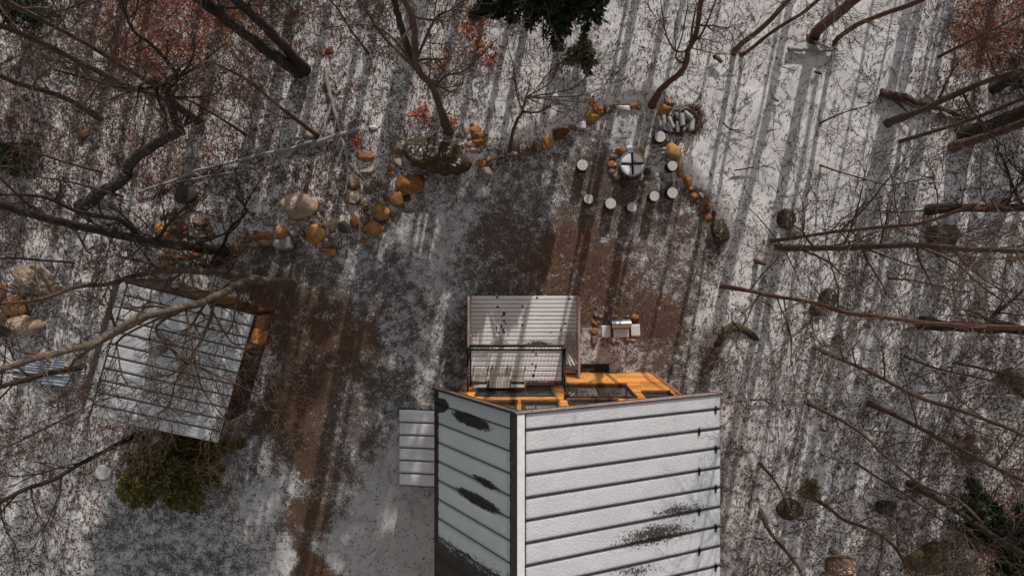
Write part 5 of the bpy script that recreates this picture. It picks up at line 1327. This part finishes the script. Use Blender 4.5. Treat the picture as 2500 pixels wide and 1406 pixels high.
# trees standing outside the frame towards the sun; their shadows stripe the snow
shad = Vector((math.sin(SUN_AZ), math.cos(SUN_AZ), 0))
SH = [(1825, 1000, 14, 15.5), (1788, 1100, 9, 14.5), (2055, 1100, 12, 16), (2165, 700, 14, 15), (2220, 400, 9, 12), (2320, 420, 14, 11.5), (745, 350, 20, 13), (150, 520, 22, 13.5), (235, 1300, 12, 12), (1100, 200, 10, 12.5), (1940, 900, 8, 13),
      (1880, 200, 22, 12.5), (1857, 200, 8, 14), (2140, 200, 5, 11), (2197, 200, 24, 12), (2262, 200, 18, 13), (1488, 200, 9, 10.6), (1515, 200, 22, 13), (1590, 200, 16, 11), (1650, 80, 12, 12),
      (1404, 200, 16, 11), (1352, 200, 18, 12.5), (968, 300, 30, 12), (885, 250, 20, 14), (650, 400, 32, 12), (575, 560, 30, 15), (60, 200, 30, 12), (2400, 600, 40, 13),
      (2110, 480, 26, 12.5), (2275, 700, 24, 14), (2470, 700, 34, 12), (800, 1000, 26, 13), (865, 900, 22, 15), (690, 1200, 18, 13), (150, 1100, 16, 12), (60, 1250, 20, 12),
      (1600, 760, 9, 14), (370, 900, 30, 13), (2330, 1200, 24, 13)]
for i, (u, v, w, yb_) in enumerate(SH):
    p = Vector(W(u, v)); t_ = (yb_ - p.y) / shad.y; b_ = p + shad * t_; b_.z = gz(b_.x, b_.y)
    T = Tree(200 + i); hgt = 12.5 if 1040 < u < 1770 else 19
    r = w * H / FPX / 2
    P = [Vector((b_.x + T.r.uniform(-.12, .12) * (z > 0), b_.y, b_.z - .1 + z)) for z in (0, 3, 6, 9, 12, 15, 19) if z <= hgt]
    Q, S_ = smooth_path(P, [r * (1 - .5 * j / 6) for j in range(len(P))], .1, T.r)
    root = thing('woodland_tree', 'tall bare tree standing beyond the top edge of the photo', 'tree', b_, 0, 'trees beyond the top edge')
    link('trunk', tubes_mesh('trunk', [([tuple(q - b_) for q in Q], S_, 8)]), M['bark'], root)
    for j in range(3):
        k = T.r.randrange(len(Q) * 2 // 3, len(Q)); a = T.r.uniform(0, 6.28)
        T.grow(tuple(Q[k]), (math.cos(a), math.sin(a) + .4, T.r.uniform(.4, 1.1)), T.r.uniform(1.2, 2.2), max(.012, S_[k] * .4), 1, 21)
    link('crown', tubes_mesh('crown', [([(x - b_.x, y - b_.y, z - b_.z) for x, y, z in p_], r_, s_) for p_, r_, s_ in T.lines + T.twl]), M['bark'], root)

# ------------------------------------------------------------------ evergreens
def needles(sprays, name, cols, seed):
    """sprays: array of (pos, dir, length); each a ragged flat fan of small blades"""
    rg = np.random.RandomState(seed)
    P = np.array([s[0] for s in sprays]); D = np.array([s[1] for s in sprays]); L = np.array([s[2] for s in sprays])
    nb = 9
    P = np.repeat(P, nb, 0); D = np.repeat(D, nb, 0); L = np.repeat(L, nb) * rg.uniform(.5, 1.1, len(P))
    D = D + rg.normal(0, .55, D.shape); D /= np.linalg.norm(D, axis=1, keepdims=True)
    P = P + rg.normal(0, .035, P.shape)
    S_ = np.cross(D, rg.normal(0, 1, D.shape)); S_ /= np.linalg.norm(S_, axis=1, keepdims=True)
    w = (L * rg.uniform(.12, .22, len(L)))[:, None]
    v = np.stack([P - S_ * w * .3, P + D * L[:, None] * .55 - S_ * w, P + D * L[:, None], P + D * L[:, None] * .55 + S_ * w], 1)
    n = len(P); me = mesh_np(name, v.reshape(-1, 3), np.arange(4 * n), np.full(n, 4), False)
    c = np.array(cols)[rg.randint(0, len(cols), n)] * rg.uniform(.7, 1.3, (n, 1))
    cc = np.ones((n, 4, 4)); cc[:, :, :3] = c[:, None, :]
    at = me.color_attributes.new('tint', 'FLOAT_COLOR', 'POINT'); at.data.foreach_set('color', cc.reshape(-1).astype(np.float32))
    return me
def evergreen(label, u, v, hgt, z0, rad, cols, seed, nbr=60, r_tr=.1, dens=1.0, yscale=1.0, sprl=.16, name='evergreen_tree'):
    r = random.Random(seed); g = G(u, v); O = Vector(g)
    root = thing(name, label, 'evergreen', O)
    link('trunk', tubes_mesh('trunk', [([(0, 0, -.1), (0.02, 0, hgt * .4), (0, .03, hgt * .98)], [r_tr, r_tr * .7, .01], 8)]), M['bark_dark'], root)
    sp = []; br = []
    for i in range(nbr):
        t = (i + r.random()) / nbr; z = z0 + (hgt - z0) * t
        R = rad * (1 - t) ** .75 * r.uniform(.55, 1.12) + .12; a = r.uniform(0, 6.28)
        d = Vector((math.cos(a), math.sin(a), r.uniform(-.1, .25))).normalized()
        p0 = Vector((0, 0, z)); pts = []
        for j in range(5):
            q = j / 4; pts.append(p0 + d * R * q + Vector((0, 0, -.25 * R * q * q + .1 * R * q)))
        br.append(([tuple(p) for p in pts], [.018 * (1 - .8 * j / 4) for j in range(5)], 4))
        nspr = int((10 + 34 * R) * dens)
        for j in range(nspr):
            q = r.uniform(.15, 1.0) ** .8; k = min(3, int(q * 4)); f_ = q * 4 - k; p = pts[k].lerp(pts[k + 1], f_)
            side = Vector((-d.y, d.x, 0)) * r.choice((-1, 1)); off = r.uniform(0, .32) * R * (1.1 - q)
            p = p + side * off + Vector((0, 0, r.uniform(-.06, .05)))
            dr = (d * .8 + side * r.uniform(.2, 1.0) + Vector((0, 0, r.uniform(-.3, .3))))
            sp.append((tuple(p), tuple(dr.normalized()), sprl * r.uniform(.7, 1.4)))
    link('crown', tubes_mesh('crown', br), M['bark'], root)
    f = link('foliage', needles(sp, 'foliage', cols, seed), M['needle'], root)
    return root
DG = [(.022, .040, .018), (.036, .058, .024), (.016, .028, .013), (.05, .066, .028)]
YG = [(.15, .13, .030), (.09, .105, .028), (.19, .14, .04), (.06, .08, .022), (.22, .14, .05)]
evergreen('yellow green evergreen beside the lower end of the cabin roof', 468, 1110, 3.7, .4, 1.65, YG, 1, 90, .07, 1.35, sprl=.13)
evergreen('dark hemlock hanging into the top edge above the yard', 1288, 34, 4.9, 2.3, 1.75, DG, 2, 90, .13, 1.4, sprl=.17)
evergreen('second dark hemlock at the top edge, right of the first', 1385, 26, 4.6, 2.3, 1.5, DG, 3, 70, .12, 1.3, sprl=.17)
evergreen('dark evergreen filling the lower right corner', 2395, 1290, 5.5, .8, 1.7, DG, 4, 80, .1, 1.4, sprl=.16)
evergreen('small low evergreen sprig under the hemlocks on the snow', 1418, 142, 1.1, .25, .55, DG, 5, 16, .02, 1.0, sprl=.14, name='evergreen_seedling')
evergreen('low dark evergreen bush at the left edge among leaves', 50, 388, 1.6, .2, .8, DG, 6, 30, .03, .6, sprl=.14, name='evergreen_bush')
evergreen('dark evergreen in the extreme top left corner', 130, 52, 3.5, .6, .9, DG, 7, 36, .05, .7, sprl=.14)
evergreen('tiny green seedling above the dark mossy boulder near the roof', 1968, 1190, .8, .1, .28, YG, 8, 10, .012, .8, sprl=.10, name='evergreen_seedling')
evergreen('dark evergreen bush in the corner by the massive trunk at right', 2480, 150, 3.0, .5, .8, DG, 9, 30, .05, .7, sprl=.14)

for (px_, py_, zz0, hh, rr, sd) in ((-.9, 14.5, 5.6, 13, 1.1, 21), (-3.6, 16.0, 6.6, 14, 1.2, 22), (-6.3, 14.0, 5.0, 12, 1.3, 23), (.6, 17.5, 7.6, 14, .9, 24), (1.0, 15.2, 9.6, 17, 1.5, 25)):  # unseen hemlocks, crowns set to shade the yard; last one added for the lean-to
    kk = FPX / H
    evergreen('tall hemlock standing beyond the top edge, shading the yard', U0 + px_ * kk, V0 - py_ * kk, hh, zz0, rr, DG, sd, 60, .13, .8, sprl=.2)['group'] = 'hemlocks beyond the top edge'
# ------------------------------------------------------------------ leaves
def leaf_mesh(name, X, Y, Z, size, cols, seed, lift=.02):
    rg = np.random.RandomState(seed); n = len(X)
    a = rg.uniform(0, 6.283, n); tl = rg.normal(0, .45, (n, 2)); s = size * rg.uniform(.55, 1.25, n)
    dx, dy = np.cos(a), np.sin(a)
    loc = np.array([[-1, 0], [0, -.42], [1, 0], [0, .42]])
    V = np.zeros((n, 4, 3))
    for k in range(4):
        lx = loc[k, 0] * s * .5; ly = loc[k, 1] * s * rg.uniform(.6, 1.2, n)
        V[:, k, 0] = X + lx * dx - ly * dy; V[:, k, 1] = Y + lx * dy + ly * dx
        V[:, k, 2] = Z + lift + lx * tl[:, 0] + ly * tl[:, 1] + np.abs(rg.normal(0, .012, n))
    me = mesh_np(name, V.reshape(-1, 3), np.arange(4 * n), np.full(n, 4), False)
    cc = np.ones((n, 4, 4)); cc[:, :, :3] = cols[:, None, :]
    at = me.color_attributes.new('tint', 'FLOAT_COLOR', 'POINT'); at.data.foreach_set('color', cc.reshape(-1).astype(np.float32))
    return me
def litter():
    rg = np.random.RandomState(99); n = 1500000
    X = rg.uniform(-17.6, 17.0, n); Y = rg.uniform(-10.4, 9.4, n)
    snow, bare, sm, red, forest = fields(X, Y)
    cl_ = np.sin(X * 2.3 + 2 * np.sin(Y * 1.7)) * np.sin(Y * 2.9 + 1.5 * np.sin(X * 2.1))
    pr = forest * (np.clip(1.08 - snow, 0, 1) ** 1.7) * (0.62 + .5 * cl_) + (1 - forest) * .012
    inh = (X > LX - .2) & (X < EX) & (Y < YF)
    keep = (rg.rand(n) < pr) & ~inh
    X, Y, red, forest = X[keep], Y[keep], red[keep], forest[keep]
    Z = ground_z(X, Y); m_ = len(X)
    pal0 = np.array([(.060, .040, .028), (.10, .062, .042), (.15, .092, .062), (.045, .032, .026), (.13, .068, .048)])
    pal1 = np.array([(.36, .125, .055), (.25, .085, .045), (.42, .18, .08), (.15, .06, .035), (.36, .16, .12)])
    c0 = pal0[rg.randint(0, 5, m_)]; c1 = pal1[rg.randint(0, 5, m_)]
    pick = rg.rand(m_) < np.clip(red * .8 + .06, 0, 1)
    cols = np.where(pick[:, None], c1, c0) * rg.uniform(.75, 1.25, (m_, 1))
    o = link('leaf_litter', leaf_mesh('leaf_litter', X, Y, Z, .052, cols, 4, .012), M['leaf'])
    tag(o, 'brown and orange fallen leaves poking through the snow under the trees', 'leaves', kind='stuff')
litter()
def sticks():
    r = random.Random(31); L = []
    for i in range(14000):
        x = r.uniform(-17.5, 17); y = r.uniform(-10.3, 9.3)
        if float(yard_sdf(np.array([x]), np.array([y]))[0]) < .1: continue
        a = r.uniform(0, 6.28); ln = r.uniform(.12, .7) ** 1.3; z = gz(x, y) + .015; P = []
        for j in range(4): P.append((x, y, z + r.uniform(0, .02))); a += r.uniform(-.5, .5); x += math.cos(a) * ln / 3; y += math.sin(a) * ln / 3
        w = r.uniform(.004, .011); L.append((P, [w, w * .9, w * .7, w * .4], 3))
    o = link('fallen_twigs', tubes_mesh('fallen_twigs', L), M['bark_dark']); tag(o, 'thin dark twigs strewn over the snow in the woods', 'twigs', kind='stuff')
sticks()
# saplings that kept their orange leaves
def beech(label, u, v, R, n, seed):
    rg = np.random.RandomState(seed); g = G(u, v); root = thing('beech_sapling', label, 'sapling', g, 0, 'little saplings with orange leaves')
    L = []; P = []
    r = random.Random(seed)
    for i in range(9):
        a = r.uniform(0, 6.28); p = Vector((0, 0, .0)); d = Vector((math.cos(a) * .7, math.sin(a) * .7, 1)); pts = [tuple(p)]
        for j in range(4): p = p + d.normalized() * R * .38; d = d + Vector((r.uniform(-.3, .3), r.uniform(-.3, .3), -.2)); pts.append(tuple(p)); P.append(tuple(p)); P.append(tuple(p))
        L.append((pts, [.008, .006, .005, .004, .003], 4))
    link('stems', tubes_mesh('stems', L), M['bark'], root)
    P = np.array(P)[rg.randint(0, len(P), n)] + rg.normal(0, R * .2, (n, 3)); P[:, 2] = np.abs(P[:, 2]) + .03
    pal1 = np.array([(.36, .10, .03), (.26, .06, .022), (.44, .15, .05), (.16, .05, .02)])
    link('leaves', leaf_mesh('leaves', P[:, 0], P[:, 1], P[:, 2], .085, pal1[rg.randint(0, 4, n)], seed), M['leaf'], root)
beech('orange leaved sapling left of the curved dark tree branch', 1072, 158, .35, 120, 1)
beech('orange leaved sapling above the left boulder row, near the trunk', 1035, 285, .38, 130, 2)
beech('orange leaved sapling between the curved tree and the hemlock', 1208, 152, .35, 110, 3)
beech('orange leaved sapling under the left side of the hemlock', 1150, 62, .5, 200, 4)
beech('orange leaved sapling near the small log in upper middle snow', 1170, 110, .4, 120, 5)
beech('rusty leaved sapling beside the left stone border', 870, 350, .25, 60, 6)
beech('rusty leaved sapling near the top border of the yard', 1112, 300, .25, 50, 7)
beech('brown leaved sapling right of the top border sapling', 1448, 262, .25, 50, 8)
